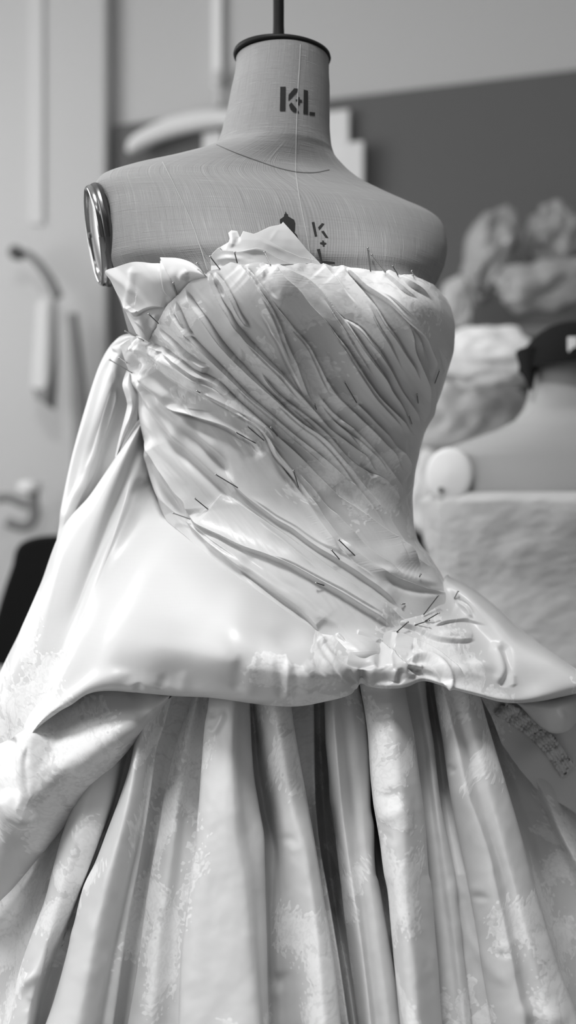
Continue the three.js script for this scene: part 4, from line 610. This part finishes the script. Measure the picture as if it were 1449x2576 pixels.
// projecting wall on the near side with its hangings
const QZ = CZ - 3.93;
const q = (px, py, d = 3.93) => at(px, py, CZ - d);
{
  const edge = q(270, 0).x; struct('wall_side', box(1.8, CEIL, 0.35, edge - 0.9, CEIL / 2, QZ - 0.175, 0.02), M.wall2);
  const a = q(75, 0), b = q(112, 566); single('cable_trunking', box(0.05, 1.6, 0.012, (a.x + b.x) / 2, b.y + 0.8, QZ + 0.006), std(0.68, 0.8), 'white vertical trunking on the near side wall', 'cable trunking');
  const hang = thing('shoulder_bag', 'pale cloth bag hanging by a dark strap from the wall peg', 'bag', q(110, 1025, 3.78));
  const hd = 3.78, body = patchAt([[[92, 760], [86, 850], [78, 950], [80, 990], [95, 1000]], [[115, 745], [115, 850], [112, 960], [110, 1005], [112, 1012]], [[142, 745], [146, 850], [144, 960], [138, 1020], [130, 1024]]], hd, 0.05);
  part(hang, 'pouch', body, M.calico); part(hang, 'strap', tube([q(40, 636, hd), q(70, 640, hd), q(100, 668, hd), q(125, 705, hd), q(146, 748, hd)], (t) => 0.012 + 0.007 * t, 30, 10), M.grey); part(hang, 'base', patchAt([[[80, 975], [90, 1000], [96, 1004]], [[110, 965], [114, 1012], [116, 1016]], [[140, 885], [140, 1020], [134, 1026]]], hd - 0.02, 0.05), M.grey);
  const peg = q(44, 640, 3.8); single('wall_peg', mergeGeometries([new THREE.SphereGeometry(0.024, 18, 14).translate(peg.x, peg.y, peg.z + 0.03), new THREE.CylinderGeometry(0.012, 0.016, 0.06, 14).rotateX(Math.PI / 2).translate(peg.x, peg.y, peg.z)]), M.dark, 'dark round peg on the near side wall', 'peg');
  single('fabric_roll', tube([q(182, 790, 3.8), q(192, 900, 3.8), q(202, 1050, 3.79), q(208, 1250, 3.78), q(212, 1500, 3.77), q(216, 2000, 3.76)], (t) => 0.018 + 0.016 * Math.min(1, t * 3), 40, 16), std(0.25, 0.9), 'grey roll standing upright against the near side wall', 'fabric roll');
  const v = thing('wall_valve', 'metal valve with pale round cap and curved pipe on the near side wall', 'valve', q(60, 1330, 3.75));
  part(v, 'cap', new THREE.LatheGeometry([[0, 0], [0.036, 0], [0.042, 0.012], [0.038, 0.034], [0.02, 0.042], [0, 0.042]].map((t) => new THREE.Vector2(...t)), 28).translate(q(75, 1240, 3.75).x, q(75, 1240, 3.75).y, q(75, 1240, 3.75).z), M.trim);
  part(v, 'stem', tube([q(84, 1238, 3.75), q(86, 1270, 3.75), q(86, 1300, 3.75), q(72, 1322, 3.75), q(40, 1322, 3.75), q(18, 1312, 3.75)], 0.017, 40, 14), M.grey); part(v, 'handle', tube([q(-10, 1255, 3.75), q(20, 1252, 3.75), q(50, 1264, 3.75), q(84, 1275, 3.75)], 0.015, 24, 12), M.grey);
}
function patchAt(cols, d, bulge) {
  const nr = cols[0].length - 1, nc = cols.length - 1, nu = 28, nv = 40, f = (i, j, s) => { const r = cols.map((c) => spl(c, j / (nv - 1) * nr)), p = spl(r, i / (nu - 1) * nc), e = Math.sin(Math.PI * i / (nu - 1)) * Math.sqrt(Math.sin(Math.PI * clamp(j / (nv - 1), 0.02, 0.98))); const w = at(p[0], p[1], CZ - d + s * bulge * e); return [w, w.x, w.y]; };
  return mergeGeometries([grid(nu, nv, (i, j) => f(i, j, 1)), grid(nu, nv, (i, j) => f(i, j, -0.35))]);
}
// black chair
{
  const d = 2.35, o = thing('office_chair', 'black padded chair back standing behind the gown on the near side', 'chair', V(q(70, 1500, d).x, 0, CZ - d));
  const c = pts('52 1420 60 1385 76 1368 110 1358 150 1356 190 1366 210 1400 190 1500 165 1640 20 1660 -10 1640 0 1590 25 1500'), s = new THREE.Shape(); const w = c.map((t) => { const p = q(t[0], t[1], d); return new THREE.Vector2(p.x, p.y); }); s.moveTo(w[0].x, w[0].y); s.splineThru([...w.slice(1), w[0]]);
  const back = new THREE.ExtrudeGeometry(s, { depth: 0.035, bevelEnabled: true, bevelSize: 0.008, bevelThickness: 0.014, bevelSegments: 4, curveSegments: 60 }); back.translate(0, 0, CZ - d); part(o, 'backrest', back, M.blackcloth);
  const cx = q(85, 1500, d).x; part(o, 'seat', box(0.42, 0.07, 0.42, cx, 0.5, CZ - d - 0.22, 0.03), M.blackcloth); part(o, 'back_bar', tube([V(cx, 0.78, CZ - d), V(cx, 0.56, CZ - d + 0.02), V(cx, 0.47, CZ - d - 0.12)], 0.016, 20, 10), M.black);
  part(o, 'column', new THREE.CylinderGeometry(0.025, 0.03, 0.4, 20).translate(cx, 0.27, CZ - d - 0.22), M.black);
  for (let k = 0; k < 5; k++) { const a = k / 5 * 6.283; part(o, 'leg', tube([V(cx, 0.1, CZ - d - 0.22), V(cx + 0.14 * Math.cos(a), 0.08, CZ - d - 0.22 + 0.14 * Math.sin(a)), V(cx + 0.27 * Math.cos(a), 0.02, CZ - d - 0.22 + 0.27 * Math.sin(a))], 0.018, 14, 10), M.black); }
}
// second form on the far side, with a black cap and a fluffy bodice
{
  const d = 1.75, zc = CZ - d, cx = q(1446, 0, d).x, o = thing('dress_form', 'second dress form at the far side with black cap and fluffy white bodice', 'dress form', V(cx, 0, zc));
  const L = pts('1342 925 1336 960 1326 1010 1316 1034 1296 1058 1250 1082 1190 1103 1130 1126 1100 1150 1096 1200 1104 1260 1112 1330 1130 1450 1136 1560 1128 1700').map(([x, y]) => [y, x]);
  const Fz = [[900, 0.05], [1030, 0.055], [1080, 0.075], [1150, 0.095], [1260, 0.11], [1450, 0.1], [1700, 0.13]];
  const ys = []; for (let y = 915; y <= 1700; y += 4) ys.push(y); const nu = 96;
  const sec = (y, grow, nz) => (i) => { const th = i / nu * 6.2832, a = cx - q(lin(L, y), 0, d).x + grow, F = smo(Fz, y) + grow, s = Math.sin(th), c = Math.cos(th), e = 2 / 2.3; const n = nz ? nz * (fbm(Math.sin(th) * 3.2 + 5, y / 110, Math.cos(th) * 3.2, 2) + 0.25 * fbm(Math.sin(th) * 22, y / 14, Math.cos(th) * 22, 2)) : 0; return V(cx + (a + n) * Math.sign(s) * Math.pow(Math.abs(s), e), q(0, y, d).y, zc + (F + n) * Math.sign(c) * Math.pow(Math.abs(c), e)); };
  part(o, 'torso', grid(nu + 1, ys.length, (i, j) => { const p = sec(ys[j], 0, 0)(i); return [p, i / nu, p.y]; }), std(0.34, 0.95));
  const yb = []; for (let y = 1234; y <= 1720; y += 5) yb.push(y);
  part(o, 'fluffy_bodice', grid(nu * 2 + 1, yb.length, (i, j) => { const y = yb[j], gr = 0.004 + 0.026 * smoothstep(y, 1234, 1262) - 0.006 * smoothstep(y, 1300, 1500), p = sec(Math.max(y, 1240), gr, 0.012)(i / 2); return [p, i / nu, p.y]; }), M.fluffy);
  const cap = new THREE.SphereGeometry(1, 48, 32, 0, 6.2832, 0, 1.5); { const p = cap.attributes.position; for (let i = 0; i < p.count; i++) p.setXYZ(i, p.getX(i) * 0.086, p.getY(i) * 0.078, p.getZ(i) * 0.085); } cap.rotateZ(0.08); const cp = q(1442, 932, d); cap.translate(cp.x, cp.y, zc); cap.computeVertexNormals(); part(o, 'cap', cap, M.blackcloth, 'black cap over the neck');
  part(o, 'cap_flap', tube([q(1332, 890, d - 0.02), q(1330, 930, d - 0.03), q(1337, 982, d - 0.04)], (t) => 0.02 * (1 - t) + 0.002, 20, 12), M.blackcloth); part(o, 'cap_label', box(0.014, 0.03, 0.004, q(1441, 872, d - 0.078).x, q(1441, 872, d - 0.078).y, zc + 0.076, 0.001), M.pale);
  const pc = q(1130, 1195, d - 0.07), pl = new THREE.LatheGeometry([[0, 0.012], [0.8, 0.01], [0.97, 0.004], [1, 0], [0.97, -0.02], [0, -0.02]].map((t) => new THREE.Vector2(...t)), 48); { const p = pl.attributes.position; for (let i = 0; i < p.count; i++) p.setXYZ(i, p.getX(i) * 0.036, p.getZ(i) * 0.042, p.getY(i)); } pl.computeVertexNormals(); pl.rotateY(-0.35); pl.translate(pc.x, pc.y, pc.z); part(o, 'arm_plate', pl, std(0.72, 0.7)); part(o, 'screw', new THREE.SphereGeometry(0.0045, 12, 8).translate(q(1112, 1232, d - 0.095).x, q(1112, 1232, d - 0.095).y, zc + 0.082), M.dark);
  part(o, 'stand', mergeGeometries([new THREE.CylinderGeometry(0.016, 0.016, 0.8, 20).translate(cx, 0.42, zc), new THREE.CylinderGeometry(0.05, 0.19, 0.05, 40).translate(cx, 0.025, zc)]), M.black);
}
// heap of white cloth and wrapped bundles on a shelf behind it
{
  const lump = (px, py, rx, ry, d, seed, amp, rz = 0, depth = 0.8) => { const g = new THREE.IcosahedronGeometry(1, 20), p = g.attributes.position, k = d / FPX; for (let i = 0; i < p.count; i++) { const v = V(p.getX(i), p.getY(i), p.getZ(i)), r = 1 + amp * (fbm(v.x * 1.3 + seed, v.y * 1.3, v.z * 1.3, 2) * 1.8 - 0.5 * Math.abs(noise.noise(v.x * 2.2 + seed, v.y * 1.2, v.z * 2))); p.setXYZ(i, v.x * rx * k * r, v.y * ry * k * r, v.z * Math.min(rx, ry) * depth * k * r); } const m = mergeVertices(g.deleteAttribute('normal').deleteAttribute('uv'), 1e-5); m.rotateZ(rz); const c = at(px, py, CZ - d); m.translate(c.x, c.y, c.z); m.computeVertexNormals(); return m; };
  single('cloth_heap', lump(1220, 905, 150, 80, 2.45, 3, 0.3), std(0.85, 0.95), 'bright white heap of cloth below the wrapped bundles', 'cloth heap');
  single('cloth_heap', lump(1200, 1060, 150, 100, 2.6, 11, 0.3), std(0.55, 0.95), 'greyer heap of cloth behind the second form shoulder', 'cloth heap');
  single('cloth_heap', lump(1100, 1240, 70, 130, 2.7, 21, 0.3), M.pale, 'white cloth hanging between the two forms', 'cloth heap');
  single('wrapped_bundle', lump(1235, 640, 62, 120, 3.3, 31, 0.35, -0.35), M.plastic, 'tall wrapped bundle at the near end of the shelf', 'wrapped bundle');
  single('wrapped_bundle', lump(1400, 590, 80, 75, 3.35, 41, 0.4), M.plastic, 'upper wrapped bundle on the shelf beside the frame edge', 'wrapped bundle');
  single('wrapped_bundle', lump(1370, 720, 130, 70, 3.15, 51, 0.35, 0.15), M.plastic, 'wide shiny wrapped bundle lying over the second form cap', 'wrapped bundle');
  single('wrapped_bundle', lump(1150, 770, 40, 75, 3.2, 61, 0.3), std(0.5, 0.6), 'small pale bundle just clear of the gown', 'wrapped bundle');
  const s = q(1260, 830, 3.0); single('shelf', mergeGeometries([box(1.5, 0.03, 0.42, s.x + 0.45, s.y - 0.02, s.z - 0.12), box(0.03, s.y, 0.4, s.x - 0.28, s.y / 2, s.z - 0.12), box(0.03, s.y, 0.4, s.x + 1.18, s.y / 2, s.z - 0.02), box(1.46, 0.03, 0.42, s.x + 0.45, q(0, 1140, 3.0).y, s.z - 0.02), box(1.46, s.y, 0.02, s.x + 0.45, s.y / 2, s.z - 0.21)]), M.grey, 'grey shelf unit holding the wrapped bundles', 'shelf');
}

scene.traverse((o) => { if (o.isLight && o.shadow) o.castShadow = true; });
renderer.render(scene, camera);
